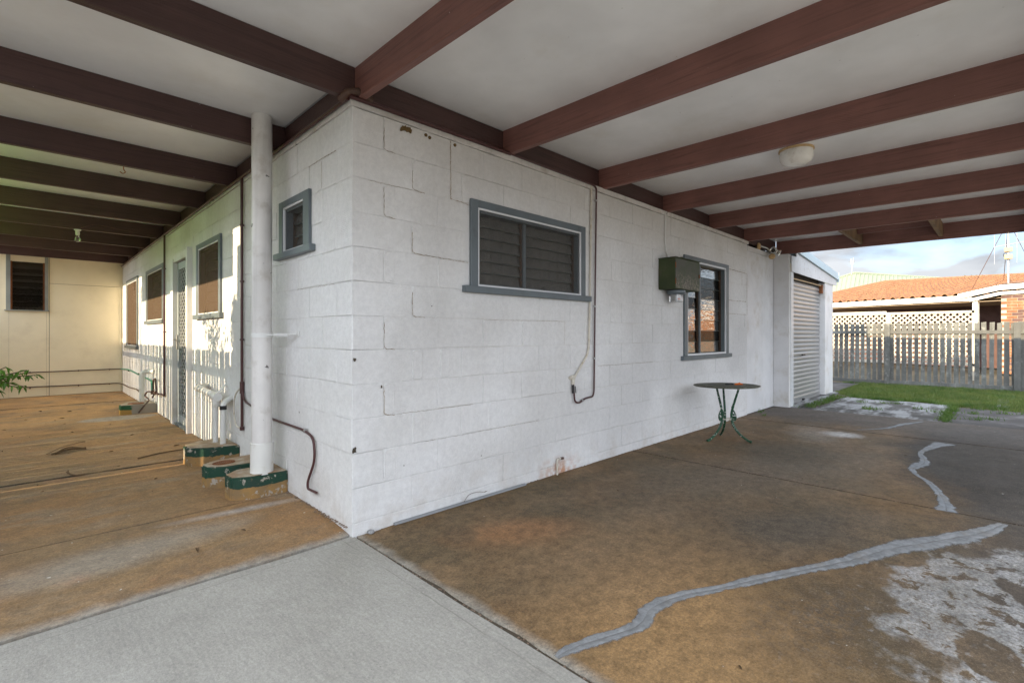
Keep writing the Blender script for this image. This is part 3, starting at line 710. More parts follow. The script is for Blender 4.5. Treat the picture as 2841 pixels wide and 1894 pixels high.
def louvres(mb, T, u0, u1, z0, z1, nrow, n_at, tilt=.016):
    h = (z1 - z0) / nrow
    for k in range(nrow):
        a = z0 + k * h; b = a + h * 1.12
        P = [T(u0, n_at + tilt, a), T(u1, n_at + tilt, a), T(u1, n_at - tilt, b), T(u0, n_at - tilt, b)]
        yield P, k
def window(side, o, trim, sill_ext, cols, rows, glassm, screenm, sill_h=.05, curtain=None, tilt=.012, louv=True, mull_w=.03, bare=False):
    """o: clear opening; trim: outer rectangle of the timber surround"""
    T = uv(side); u0, u1, z0, z1 = o; a0, a1, c0, c1 = trim
    mb = MB()
    ubox(mb, T, a0, u0, 0, .022, c0, c1, .002); ubox(mb, T, u1, a1, 0, .022, c0, c1, .002); ubox(mb, T, u0, u1, 0, .0215, z1, c1, .002)
    w_ = part('window', mb, M['grey_trim'], house)
    mb = MB(); ubox(mb, T, a0 - sill_ext, a1 + sill_ext, -.02, .042, c0 - sill_h, c0 - .001, .003); part('sill', mb, M['grey_trim'], w_)
    # timber reveal behind the trim
    mb = MB(); ubox(mb, T, u0, u0 + .028, -.12, -.001, z0, z1); ubox(mb, T, u1 - .028, u1, -.12, -.001, z0, z1); ubox(mb, T, u0 + .028, u1 - .028, -.12, -.001, z1 - .03, z1); ubox(mb, T, u0 + .028, u1 - .028, -.12, -.001, z0, z0 + .022)
    part('reveal', mb, M['grey_trim'], w_)
    if not bare:
        s = .013; mb = MB(); ubox(mb, T, u0, u0 + s, .001, .016, z0, z1); ubox(mb, T, u1 - s, u1, .001, .016, z0, z1); ubox(mb, T, u0 + s, u1 - s, .001, .0155, z0, z0 + s); ubox(mb, T, u0 + s, u1 - s, .001, .0155, z1 - s, z1)
        part('screen_frame', mb, M['white_alu'], w_)
        mb = MB(); mb.face([T(u0 + s, .008, z0 + s), T(u1 - s, .008, z0 + s), T(u1 - s, .008, z1 - s), T(u0 + s, .008, z1 - s)]); part('flyscreen', mb, M[screenm], w_)
    us = [u0 + .028] + list(cols) + [u1 - .028]
    for k, c in enumerate(cols):
        mb = MB(); ubox(mb, T, c - mull_w / 2, c + mull_w / 2, -.10, -.03, z0 + .022, z1 - .03); part('mullion', mb, M['grey_trim'], w_)
        mb = MB(); ubox(mb, T, c - mull_w / 2 - .018, c - mull_w / 2, -.085, -.045, z0 + .022, z1 - .03); part('louvre_gallery', mb, M['gallery'], w_)
    mb = MB(); ubox(mb, T, u1 - .028 - .016, u1 - .028, -.085, -.045, z0 + .022, z1 - .03); part('louvre_gallery', mb, M['gallery'], w_)
    for k in range(len(us) - 1):
        lo = us[k] + (mull_w / 2 if k else 0); hi = us[k + 1] - (mull_w / 2 + .018 if k < len(us) - 2 else .018)
        for P, j in louvres(None, T, lo, hi, z0 + .024, z1 - .032, rows, -.062, tilt):
            mb = MB(); nrm = Vector(T(0, .004, 0)) - Vector(T(0, 0, 0))
            Q = [tuple(Vector(p) - nrm) for p in P]; mb.face(P); mb.face(Q[::-1])
            mb.cur = 1; mb.face([P[0], P[1], Q[1], Q[0]]); mb.face([P[3], P[2], Q[2], Q[3]])
            dn = Vector((0, 0, .0045)); on = Vector(T(0, .0012, 0)) - Vector(T(0, 0, 0)); mb.face([Vector(P[0]) + on, Vector(P[1]) + on, Vector(P[1]) + on + dn, Vector(P[0]) + on + dn])
            part('pane', mb, [M[glassm], M['glass_edge']], w_)
    if curtain:
        for (c0_, c1_, m) in curtain:
            mb = MB(); n = max(8, int((c1_ - c0_) / .02)); v = []
            for k in range(n):
                ua = c0_ + (c1_ - c0_) * k / n; ub = c0_ + (c1_ - c0_) * (k + 1) / n
                na = -.108 - .010 * math.sin(k * 1.1); nb = -.108 - .010 * math.sin((k + 1) * 1.1)
                mb.face([T(ua, na, z0 - .1), T(ub, nb, z0 - .1), T(ub, nb, z1 + .05), T(ua, na, z1 + .05)])
            part('curtain', mb, M[m], w_, smooth=False)
    return w_
w1 = window('R', (.937, 2.133, 1.506, 2.063), (.871, 2.192, 1.506, 2.116), .065, [1.462], 6, 'obscure', 'flyscreen', .048, [(.96, 1.16, 'curtain'), (1.16, 1.50, 'curtain_brown'), (1.62, 2.1, 'curtain')])
w1['label'] = 'wide louvre window with white framed flyscreen'
mb = MB(); mb.tube(bendpath([(1.63, -.012, 1.523), (1.63, -.014, 1.548), (1.655, -.014, 1.548), (1.655, -.012, 1.523), (1.63, -.012, 1.523)], .004), .002, 6); part('screen_pull', mb, M['black'], w1)
w2 = window('R', (4.178, 5.318, .915, 2.05), (4.10, 5.39, .915, 2.098), .06, [4.62], 8, 'glass', 'flyscreen', .05, [(4.95, 5.3, 'curtain_brown')], tilt=.003, bare=True)
w2['label'] = 'tall louvre window reflecting the neighbouring roof'
T = uv('R'); s = .02
mb = MB(); ubox(mb, T, 4.178, 4.178 + s, .001, .015, .915, 2.05); ubox(mb, T, 5.318 - s, 5.318, .001, .015, .915, 2.05); ubox(mb, T, 4.198, 5.298, .001, .0145, .915, .935); ubox(mb, T, 4.198, 5.298, .001, .0145, 2.03, 2.05)
part('screen_frame', mb, M['white_alu'], w2)
w3 = window('L', (.657, 1.028, 1.752, 2.073), (.562, 1.097, 1.752, 2.12), .06, [], 3, 'obscure', 'flyscreen', .045, [(.66, 1.03, 'curtain_brown')]); w3['label'] = 'small square window near the corner'
w4 = window('L', (2.702, 3.518, 1.377, 2.083), (2.641, 3.583, 1.377, 2.135), .05, [], 6, 'obscure', 'flyscreen_brown', .05, [(2.7, 3.5, 'curtain_brown')]); w4['label'] = 'window right of the security door'
w5 = window('L', (5.502, 6.728, 1.372, 2.088), (5.437, 6.797, 1.372, 2.145), .03, [], 6, 'obscure', 'flyscreen_brown', .05, [(5.5, 6.7, 'curtain_brown')]); w5['label'] = 'window left of the security door'
w6 = window('L', (7.712, 8.878, .967, 2.098), (7.644, 8.95, .967, 2.16), .03, [], 9, 'obscure', 'flyscreen_brown', .05, [(7.7, 8.9, 'curtain_brown')]); w6['label'] = 'tall window nearest the back wall'
# security door
T = uv('L'); mb = MB()
ubox(mb, T, 3.843, 3.905, -.03, .055, SL, 2.155, .003); ubox(mb, T, 4.66, 4.80, -.03, .045, SL, 2.10, .003); ubox(mb, T, 3.905, 4.66, -.03, .035, 2.06, 2.15, .003)
door = part('security_door', mb, M['panel_white'], house, label='white framed diamond mesh security door')
mb = MB(); f = .042
ubox(mb, T, 3.91, 3.91 + f, -.035, -.005, .075, 2.055, .002); ubox(mb, T, 4.655 - f, 4.655, -.035, -.005, .075, 2.055, .002); ubox(mb, T, 3.965, 4.60, -.034, -.006, .075, .17, .002); ubox(mb, T, 3.965, 4.60, -.034, -.006, 1.97, 2.055, .002)
part('door_leaf', mb, M['leaf_alu'], door)
mb = MB(); cw = .108; ch = .058
for k in range(40):
    for s_ in (1, -1):
        # zig-zag bars
        pass
nU = 7; du = (4.60 - 3.965) / nU
for i in range(nU + 1):
    for s_ in (1, -1):
        pts = []
        z = .17; k = 0
        while z < 1.975:
            u = 3.965 + du * i + s_ * du / 2 * (1 if k % 2 else 0)
            pts.append((min(max(u, 3.965), 4.60), z)); z += .040; k += 1
        for a, b in zip(pts, pts[1:]):
            if abs(a[0] - b[0]) < 1e-4: continue
            mb.bar(T(a[0], -.018, a[1]), T(b[0], -.018, b[1]), .0075, .006, T(0, 1, 0))
part('diamond_mesh', mb, M['mesh_alu'], door, kind='stuff')
mb = MB(); ubox(mb, T, 3.965, 4.60, -.045, -.043, .17, 1.97); part('insect_mesh', mb, M['flyscreen_dark'], door)
mb = MB(); ubox(mb, T, 4.615, 4.645, -.005, .012, .98, 1.16, .002); mb.tube([T(4.63, .01, 1.10), T(4.63, .045, 1.10), T(4.56, .05, 1.10)], .008, 8); part('handle', mb, M['metal'], door)
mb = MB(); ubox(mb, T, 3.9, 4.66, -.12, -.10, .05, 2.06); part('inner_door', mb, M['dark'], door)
mb = MB(); ubox(mb, T, 3.86, 4.7, -.06, .03, SL - .01, .07); part('door_sill', mb, M['grey_trim'], door)

# back wing: cream fibro sheets with small louvre window
wing = thing('house_wing', 'cream sheeted back wall with small rusty louvre window across the patio end', 'wall', (-1, 9.66, 0))
wy = 9.65
opn = (-1.565, -1.085, 1.60, 2.60)
rects = [(-2.6, -1.052, .05, 2.70), (-1.048, .02, 2.10, 2.70), (-1.048, .02, .05, 2.096)]
rr = []
for r in rects: rr += sub([r], opn)
for r in rr:
    mb = MB(); mb.box((r[0] + .0012, wy, r[2] + .0012), (r[1] - .0012, wy + .05, r[3] - .0012)); part('panel', mb, M['cream'], wing)
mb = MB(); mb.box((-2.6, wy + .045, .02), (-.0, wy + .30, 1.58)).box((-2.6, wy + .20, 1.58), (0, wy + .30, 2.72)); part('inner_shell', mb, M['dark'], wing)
mb = MB(); mb.box((-.05, wy - .012, .05), (-.012, wy + .04, 2.10), None, .003); part('corner_strip', mb, M['cream'], wing)
mb = MB(); mb.box((-1.60, wy - .03, 1.60), (-1.545, wy + .1, 2.61)).box((-1.108, wy - .03, 1.60), (-1.062, wy + .1, 2.61)).box((-1.62, wy - .045, 1.585), (-1.045, wy + .1, 1.602))
wz = part('window', mb, M['pale_trim'], wing)
mb = MB(); mb.box((-1.545, wy - .005, 2.46), (-1.108, wy + .06, 2.60)); part('infill_board', mb, M['cream'], wz)
mb = MB(); mb.box((-1.545, wy + .0, 1.602), (-1.522, wy + .04, 2.46)).box((-1.132, wy + .0, 1.602), (-1.108, wy + .04, 2.46)); part('louvre_gallery', mb, M['rust'], wz)
for k in range(7):
    z = 1.61 + k * .12
    mb = MB(); mb.face([(-1.52, wy - .01, z), (-1.134, wy - .01, z), (-1.134, wy + .06, z + .125), (-1.52, wy + .06, z + .125)]); mb.face([(-1.52, wy - .014, z), (-1.134, wy - .014, z), (-1.134, wy - .01, z + .004), (-1.52, wy - .01, z + .004)])
    part('pane', mb, M['glass'], wz)
rebase(wing)

# ------------------------------------------------------------------ roof
roof = thing('carport_roof', 'flat carport roof with maroon beams under pale grey ceiling sheets', 'roof', (0, 0, 2.5))
XE, YE, XC = -1.96, -2.93, -1.30
def zc(y): return 2.705 + .013 * min(y, 0)
BD = .185
def ceil_panel(x0, x1, y0, y1, gap=.0015):
    mb = MB(); x0 += gap; x1 -= gap; y0 += gap; y1 -= gap
    P = [(x, y, zc(y) + d) for d in (0, .006) for x, y in ((x0, y0), (x1, y0), (x1, y1), (x0, y1))]
    mb.v = P; mb.f = [(0, 1, 2, 3), (4, 5, 6, 7), (0, 1, 5, 4), (1, 2, 6, 5), (2, 3, 7, 6), (3, 0, 4, 7)]; mb.mi = [0] * 6
    part('ceiling_panel', mb, M['ceiling'], roof)
bw = .047
yb = [0, 1.136, 2.335, 3.45, 4.65, 5.76, 6.85, 8.02, 9.2]
xb = [.02, 1.233, 2.47, 3.69, 4.895, 6.09, 7.52]
def beam_x(y, x0, x1, m='beam_x'):
    mb = MB(); mb.box((x0, y, zc(y) - BD), (x1, y + bw, zc(y) - .001), None, .003); return part('beam', mb, M[m], roof)
def beam_y(x, y0, y1, dz=0):
    mb = MB(); n = 6; v = []; f = []
    for k in range(2):
        y = (y0, y1)[k]; zt = zc(y) - .001; zb = zc(y) - BD - dz; b = .004
        v += [(x, y, zt), (x, y, zb + b), (x + b, y, zb), (x + bw - b, y, zb), (x + bw, y, zb + b), (x + bw, y, zt)]
    for k in range(6): f.append((k, (k + 1) % 6, 6 + (k + 1) % 6, 6 + k))
    f += [tuple(range(6))[::-1], tuple(range(6, 12))]
    mb.v = v; mb.f = f; mb.mi = [0] * len(f); return part('beam', mb, M['beam_y'], roof)
for i, y in enumerate(yb):
    beam_x(y, XE, .018 if i == 0 else .038)
    ceil_panel(XE, .03, y + (.0 if i == 0 else .0), yb[i + 1] if i < 8 else 9.66)
for i, x in enumerate(xb): beam_y(x, YE + .013, .036 if i else .0465, .03 if i == 6 else 0)
xs = [.03] + [x + bw / 2 for x in xb[1:]]
for i in range(6): ceil_panel(xs[i], xs[i + 1], YE, .04)
ceil_panel(XC, .03, YE, 0)
beam_y(XC - .02, YE, -.001, .0)
for x_ in (0,):
    mb = MB(); mb.box((XC + .03, YE - .03, zc(YE) - .19), (7.56, YE + .012, zc(YE) + .02), None, .003); part('fascia_board', mb, M['beam_x'], roof)
mb = MB(); mb.box((.067, .04, 2.523), (7.5, .085, 2.704), None, .003); part('ledger', mb, M['beam_x'], roof)
mb = MB(); mb.box((.04, .0475, 2.521), (.085, 9.66, 2.704), None, .003); part('ledger', mb, M['beam_x'], roof)
mb = MB(); mb.box((XE, 9.60, 2.66), (.038, 9.645, 2.704)); part('batten', mb, M['beam_x'], roof)
for y in (-1.15, -2.05):
    mb = MB(); mb.box((6.14, y, 2.525 + .013 * y), (7.518, y + .045, zc(y) - .003), None, .002); part('nogging', mb, M['raw_timber'], roof)
mb = MB(); mb.box((7.10, -2.003, 2.60), (7.145, -1.152, zc(-1.5) - .003)); part('trimmer', mb, M['beam_y'], roof)
mb = MB(); mb.box((XE - .02, -.0, 2.713), (7.575, 10.2, 2.735)); P = [(XC - .04, YE - .05, zc(YE) + .008), (7.575, YE - .05, zc(YE) + .008), (7.575, -.001, 2.713), (XC - .04, -.001, 2.713)]
Q = [(p[0], p[1], p[2] + .018) for p in P]; mb.v += P + Q; i = len(mb.v) - 8
for f_ in [(0, 1, 2, 3), (4, 5, 6, 7), (0, 1, 5, 4), (1, 2, 6, 5), (2, 3, 7, 6), (3, 0, 4, 7)]: mb.f.append(tuple(i + q for q in f_)); mb.mi.append(0)
part('roof_sheet', mb, M['garage'], roof)
mb = MB(); r_ = random.Random(21)
for i in range(6):
    for x_ in (xs[i] + .07, xs[i + 1] - .05, (xs[i] + xs[i + 1]) / 2):
        for k in range(9):
            y_ = -.15 - k * .31 + r_.uniform(-.02, .02)
            if y_ > YE + .1: mb.lathe([(.0035, 0), (.004, -.0012), (.001, -.002)], (x_ + r_.uniform(-.01, .01), y_, zc(y_)), 6)
part('nail_heads', mb, M['white_paint'], roof, kind='stuff')
rebase(roof)
# posts that carry the outer edges of the roof (out of frame to the left and behind)
for i, (x, y, lb) in enumerate([(-1.93, 2.15, 'slim maroon roof post at the patio edge by the screen wall'), (-1.93, 7.42, 'slim maroon roof post at the patio edge near the back wall'), (7.5, -2.86, 'maroon carport post at the driveway corner')]):
    solo('roof_post', MB().box((x - .045, y - .045, -.02), (x + .045, y + .045, 2.52 if y > 0 else 2.47), None, .004), M['beam_y'], lb, 'post', group='roof posts')
# green shadecloth blind hung from the roof edge
bl = thing('shade_blind', 'green shadecloth blind hanging from the patio roof edge', 'blind', (-1.95, 4.8, 2.25))
mb = MB()
for k in range(50):
    y0 = 2.32 + k * .1006; y1 = y0 + .1006
    f0 = .008 * math.sin(k * .9); f1 = .008 * math.sin((k + 1) * .9)
    mb.face([(-1.945 + f0, y0, 2.30), (-1.945 + f1, y1, 2.30), (-1.945, y1, 2.70), (-1.945, y0, 2.70)])
part('cloth', mb, M['shadecloth'], bl)
part('bottom_rail', MB().tube([(-1.945, 2.31, 2.29), (-1.945, 7.36, 2.29)], .012, 8), M['metal'], bl, True); rebase(bl)

# ------------------------------------------------------------------ corner column, floodlight
cl = thing('corner_column', 'white boxed corner column between the house wall and garage', 'column', (7.36, -.1, 0))
part('casing', MB().box((7.30, -.205, .0), (7.44, .01, 2.455), None, .003), M['panel_white'], cl)
part('edge_strip', MB().box((7.305, -.222, .0), (7.435, -.206, 2.43), None, .002), M['white_paint'], cl)
part('bracket', MB().box((7.325, -.236, 2.17), (7.36, -.223, 2.30), None, .002), M['old_white_pipe'], cl)
rebase(cl)
fl = thing('floodlight', 'twin silver spotlights on aged cream bases under the beam', 'light', (6.75, .03, 2.5))
def spot(cx, cy, cz, ax, r=.055):
    ax = Vector(ax).normalized(); c = Vector((cx, cy, cz))
    mb = MB(); mb.lathe([(.022, -.10), (.028, -.08), (.034, -.05), (r * .8, -.02), (r, 0), (r, .008), (r - .006, .010), (r * .72, .004), (r * .3, -.012), (.001, -.016)], c, 20, ax)
    sp = part('spotlight', mb, M['chrome'], fl, True)
    part('lens', MB().lathe([(.02, -.008), (.02, .004), (.001, .006)], c, 14, ax), M['dark'], sp, True)
    mb = MB(); mb.lathe([(.012, -.16), (.027, -.15), (.027, -.10), (.02, -.095)], c, 14, ax); part('lamp_holder', mb, M['cream_plastic'], sp, True)
spot(6.93, -.10, 2.475, (-.85, -.5, -.15)); spot(7.14, -.12, 2.455, (.15, -.9, -.5))
part('base', MB().lathe([(.045, 0), (.055, .006), (.055, .022), (.04, .035), (.028, .04)], (6.66, .038, 2.52), 20, (0, -1, 0)), M['cream_plastic'], fl, True)
part('sensor', MB().lathe([(.001, -.05), (.03, -.043), (.045, -.022), (.048, 0), (.04, .02), (.02, .03)], (6.90, -.09, 2.385), 18), M['cream_plastic'], fl, True)
part('arm', MB().tube([(6.66, .0, 2.52), (6.72, -.05, 2.50), (6.80, -.06, 2.49), (6.95, -.07, 2.42), (7.14, -.04, 2.46)], .012, 8), M['metal'], fl, True)
rebase(fl)
# round bulkhead light on the ceiling
bk = thing('ceiling_light', 'round opal bulkhead light on the carport ceiling between beams', 'light', (3.17, -1.43, 2.69))
c = (3.17, -1.43)
part('base', MB().lathe([(.128, 0), (.130, -.012), (.120, -.018)], (c[0], c[1], zc(c[1]) - .001), 40), M['cream_plastic'], bk, True)
part('diffuser', MB().lathe([(.120, -.016), (.124, -.045), (.120, -.080), (.104, -.108), (.075, -.124), (.035, -.131), (.001, -.132)], (c[0], c[1], zc(c[1])), 40), M['old_bulb'], bk, True)
rebase(bk)
# bare bulb under the patio beam with its cable
bb = thing('bare_bulb', 'bare light bulb in white holder under the patio beam', 'light', (-.87, 5.46, 2.5))
part('holder', MB().lathe([(.036, 0), (.036, -.012), (.022, -.018), (.022, -.06), (.018, -.075)], (-.87, 5.782, 2.519), 18), M['white_paint'], bb, True)
part('bulb', MB().lathe([(.014, -.07), (.015, -.085), (.024, -.105), (.030, -.125), (.028, -.145), (.015, -.158), (.001, -.16)], (-.87, 5.782, 2.519), 18), M['clear'], bb, True)
rebase(bb)
solo('cable', MB().tube(smoothpath([(-.84, 5.755, 2.54), (-.7, 5.752, 2.60), (-.4, 5.752, 2.575), (-.15, 5.752, 2.55), (.02, 5.752, 2.535)], 5), .005, 6), M['rust_pipe'], 'dark cable sagging along the beam from bare bulb to wall', 'cable', True)
solo('hook', MB().tube(smoothpath([(-.776, 2.36, 2.519), (-.776, 2.36, 2.495), (-.765, 2.36, 2.475), (-.782, 2.36, 2.46), (-.80, 2.36, 2.472)], 5), .0035, 6), M['rust'], 'small rusty cup hook screwed under the third patio beam', 'hook', True)

# ------------------------------------------------------------------ pipes and conduits
def clipband(p, ax, r, parent, m):
    mb = MB(); mb.lathe([(r + .003, -.008), (r + .005, 0), (r + .003, .008)], p, 10, ax); part('clip', mb, m, parent, True)
dp = thing('downpipe', 'fat white downpipe standing on the nearest green banded pit', 'pipe', (-.15, 1.06, .2))
px, py = -.150, 1.055
mb = MB(); rings = [(px, py, .40), (px, py, 1.0), (px, py, 1.16), (px, py, 1.8), (px + .001, py, 2.4), (px, py, 2.703)]
mb.tube(rings, .0665, 32); part('pipe', mb, M['downpipe'], dp, True)
mb = MB(); mb.tube([(px, py, .19), (px, py, .405), (px, py, .407)], [.0745, .0735, .069], 32); part('collar', mb, M['pvc'], dp, True)
mb = MB(); mb.tube([(px, py, 1.145), (px, py, 1.175)], .0695, 32); mb.box((px + .06, py - .075, 1.148), (-.002, py - .068, 1.173)); mb.bar((px + .02, py - .066, 1.16), (-.004, .79, 1.168), .028, .006)
mb.box((-.008, .765, 1.15), (-.001, .80, 1.19)); part('strap', mb, M['white_paint'], dp, False)
rebase(dp)
L1 = [(-.02, 9.6, 2.50), (-.02, .02, 2.505)]
cd = thing('wall_conduit', 'maroon conduit run along the top of patio wall with drops', 'conduit', (-.02, 5, 2.5))
mb = MB(); mb.tube([(-.022, 9.6, 2.508), (-.024, 5, 2.505), (-.026, .0, 2.512)], .012, 10); part('run', mb, M['maroon'], cd, True)
mb = MB(); mb.tube(bendpath([(-.022, 1.965, 2.505), (-.020, 1.965, .36)], .03), .0118, 10); mb.tube([(-.02, 1.965, .345), (-.02, 1.965, .375)], .018, 10); mb.tube([(-.02, 1.965, .66), (-.02, 1.965, .76)], .018, 10)
part('drop', mb, M['maroon'], cd, True)
mb = MB(); mb.tube(bendpath([(-.022, 5.315, 2.505), (-.022, 5.315, .34), (-.022, 5.55, .345)], .03), .0125, 10); part('drop', mb, M['maroon'], cd, True)
mb = MB(); mb.tube(bendpath([(-.02, 1.965, .70), (-.02, 1.90, .60), (-.018, 1.33, .531), (-.018, .64, .529), (-.018, .49, .50), (-.018, .47, .36), (-.02, .58, .20), (-.02, .58, .155), (-.02, .44, .160)], .06), .0082, 10); part('branch', mb, M['maroon'], cd, True)
for y, z in [(1.965, 2.1), (1.965, 1.62), (1.965, 1.12), (5.315, 2.05), (5.315, 1.2)]: clipband((-.02, y, z), (0, 0, 1), .0135, cd, M['maroon'])
clipband((-.018, .62, .528), (0, 1, 0), .011, cd, M['metal'])
for y in (1.3, 2.9, 4.1, 6.4, 8): clipband((-.025, y, 2.507), (0, 1, 0), .012, cd, M['maroon'])
rebase(cd)
cf = thing('wall_conduit', 'maroon conduit along the carport wall top dropping right of the wide window', 'conduit', (1.2, -.02, 2.5))
mb = MB(); mb.tube(bendpath([(-.02, -.03, 2.512), (.06, -.034, 2.53), (.15, -.03, 2.525), (1.3, -.026, 2.52), (2.30, -.024, 2.512), (2.352, -.022, 2.50), (2.335, -.020, 1.5), (2.318, -.02, .65), (2.30, -.02, .605), (2.18, -.02, .600), (2.10, -.02, .565), (2.035, -.02, .585), (2.018, -.02, .74)], .05), .0078, 8)
part('run', mb, M['maroon'], cf, True)
mb = MB(); mb.tube([(-.03, -.03, 2.512), (1.25, -.027, 2.52)], .013, 10); part('sleeve', mb, M['maroon'], cf, True)
mb = MB(); mb.tube(smoothpath([(-.06, .03, 2.50), (-.035, -.02, 2.535), (.03, -.045, 2.545), (.10, -.035, 2.53)], 5), [.02 + .003 * (k % 2) for k in range(16)], 12); part('junction', mb, M['rust_pipe'], cf, True)
for x, z in [(2.348, 2.38), (2.330, 1.42), (2.322, .95)]: clipband((x, -.02, z), (0, 0, 1), .009, cf, M['metal'])
clipband((2.14, -.02, .585), (1, .0, .3), .009, cf, M['metal'])
rebase(cf)
wp = thing('water_pipe', 'old white pipe running down beside the maroon conduit', 'pipe', (2.26, -.02, .7))
part('pipe', MB().tube(bendpath([(2.285, -.016, 2.50), (2.262, -.016, 1.5), (2.246, -.016, 1.05), (2.22, -.016, .98), (2.04, -.018, .80), (2.015, -.018, .745)], .05), .009, 10), M['old_white_pipe'], wp, True)
part('tee', MB().tube([(2.005, -.018, .80), (1.975, -.018, .79)], .017, 10).tube([(2.015, -.018, .815), (2.015, -.018, .735)], .015, 10), M['old_white_pipe'], wp, True)
part('tap', MB().tube([(2.012, -.02, .73), (2.012, -.022, .66)], .011, 8).tube([(2.03, -.03, .72), (2.04, -.03, .66)], .004, 6), M['black'], wp, True)
clipband((2.262, -.016, 1.5), (0, 0, 1), .009, wp, M['old_white_pipe']); clipband((2.285, -.016, 2.2), (0, 0, 1), .009, wp, M['old_white_pipe'])
rebase(wp)
sp = thing('stub_pipe', 'short bent stub pipe at the wall base over rust stain', 'pipe', (1.80, -.02, 0))
part('pipe', MB().tube(bendpath([(1.803, -.02, .0), (1.803, -.02, .128), (1.845, -.025, .130)], .012), .008, 8), M['old_white_pipe'], sp, True)
part('nozzle', MB().tube([(1.84, -.025, .130), (1.87, -.028, .128)], .011, 8), M['rust_pipe'], sp, True); rebase(sp)
pc = thing('power_conduit', 'thin white conduit dropping to the green meter box', 'conduit', (3.66, -.02, 2.0))
part('run', MB().tube(smoothpath([(3.655, -.014, 2.51), (3.650, -.014, 2.30), (3.650, -.014, 2.18), (3.68, -.018, 2.06), (3.73, -.05, 1.985)], 6), .008, 8), M['white_paint'], pc, True); rebase(pc)
clip_ = None
# drainage on the second pit
dr = thing('waste_pipe', 'white drainage pipes with fat horizontal branch above middle pit', 'pipe', (-.12, 2.4, .2))
part('riser', MB().tube([(-.125, 2.36, .19), (-.125, 2.36, .545)], .0215, 16), M['pvc'], dr, True)
part('riser', MB().tube(bendpath([(-.095, 2.24, .19), (-.095, 2.24, .56), (-.001, 2.33, .59)], .09), .0235, 16), M['pvc'], dr, True)
part('branch', MB().tube(bendpath([(-.125, 2.36, .52), (-.12, 2.345, .61), (-.12, 3.02, .635), (-.002, 3.18, .635)], .07), .031, 18), M['pvc'], dr, True)
part('joint', MB().tube([(-.12, 2.30, .605), (-.12, 2.43, .61)], .037, 18).tube([(-.12, 2.95, .632), (-.12, 3.00, .633)], .036, 18), M['pvc'], dr, True)
part('seal', MB().tube([(-.095, 2.24, .50), (-.095, 2.24, .535)], .029, 14), M['black'], dr, True)
part('brace', MB().bar((-.10, 2.38, .64), (-.002, 2.51, .70), .018, .004), M['white_paint'], dr); rebase(dr)
vp = thing('vent_pipe', 'white elbow pipe rising from the far pit into the wall', 'pipe', (-.14, 6.3, .17))
part('pipe', MB().tube(bendpath([(-.13, 6.33, .165), (-.13, 6.33, .62), (-.002, 6.20, .62)], .09, 8), .034, 18), M['pvc'], vp, True)
part('collar', MB().tube([(-.13, 6.33, .46), (-.13, 6.33, .53)], .038, 18), M['pvc'], vp, True); rebase(vp)
hp = thing('cold_water_pipe', 'green lagged water pipe sloping along the far wall to the taps', 'pipe', (-.02, 7, .5))
part('pipe', MB().tube(bendpath([(-.02, 9.62, .49), (-.02, 8.6, .525), (-.02, 7.5, .50), (-.03, 6.5, .49), (-.05, 6.06, .485), (-.05, 6.05, .33)], .1), .011, 8), M['green_hose'], hp, True)
for y in (8.6, 7.5): clipband((-.02, y, .51), (0, 1, 0), .011, hp, M['rust_pipe'])
rebase(hp)
for z, ya, lb in [(.485, 0, 'upper brown pipe along the cream back wall'), (.205, 1, 'lower brown pipe along the cream back wall')]:
    t = thing('brown_pipe', lb, 'pipe', (-.8, 9.63, z), 'brown pipes on the back wall')
    e = [(-1.9, 9.6, z - .12), (-1.62, 9.63, z - .11), (-1.40, 9.632, z - .0)] if ya == 0 else [(-1.9, 9.6, z + .06), (-1.62, 9.63, z + .08), (-1.40, 9.632, z + .02)]
    q = e + [(-.05, 9.632, z + .006)]
    if ya: q += [(-.025, 9.45, z), (-.02, 8.6, z - .0), (-.02, 7.7, .24), (-.02, 7.3, .21), (-.03, 6.9, .12)]
    else: q += [(-.02, 9.62, z + .005)]
    part('pipe', MB().tube(bendpath(q, .1), .009, 8), M['rust_pipe'], t, True)
    for x in (-1.30, -.65, -.2): clipband((x, 9.632, z + .003), (1, 0, 0), .010, t, M['rust_pipe'])
    rebase(t)
tp = thing('tap_cluster', 'corroded brass taps and looped brown pipes by the far pit', 'tap', (-.05, 5.9, .35))
part('loop', MB().tube(bendpath([(-.05, 5.93, .33), (-.05, 5.93, .52), (-.05, 5.78, .545), (-.05, 5.72, .40), (-.05, 5.72, .33)], .04), .011, 8), M['rust_pipe'], tp, True)
part('valve', MB().tube([(-.05, 6.05, .335), (-.05, 5.55, .345)], .012, 8).lathe([(.02, -.025), (.026, 0), (.02, .025)], (-.06, 5.72, .35), 10).lathe([(.018, -.03), (.024, 0), (.012, .03)], (-.06, 5.95, .34), 10).tube([(-.06, 5.72, .35), (-.10, 5.72, .28)], .010, 8), M['rust_pipe'], tp, True)
part('handle', MB().lathe([(.028, 0), (.028, .008)], (-.06, 5.72, .39), 8), M['metal'], tp, True)
part('hose', MB().tube(smoothpath([(-.06, 6.02, .34), (-.09, 6.15, .33), (-.11, 6.22, .27), (-.08, 6.1, .22), (-.14, 6.0, .16), (-.22, 5.96, .06)], 5), .010, 8), M['rust_pipe'], tp, True)
rebase(tp)
sb = solo('wall_hose', MB().tube(smoothpath([(-.02, 1.98, .72), (-.03, 2.12, .63), (-.03, 2.16, .50), (-.03, 2.10, .38), (-.02, 1.99, .35)], 6), .007, 8), M['old_white_pipe'], 'thin looped white hose behind the maroon conduit drop', 'hose', True)

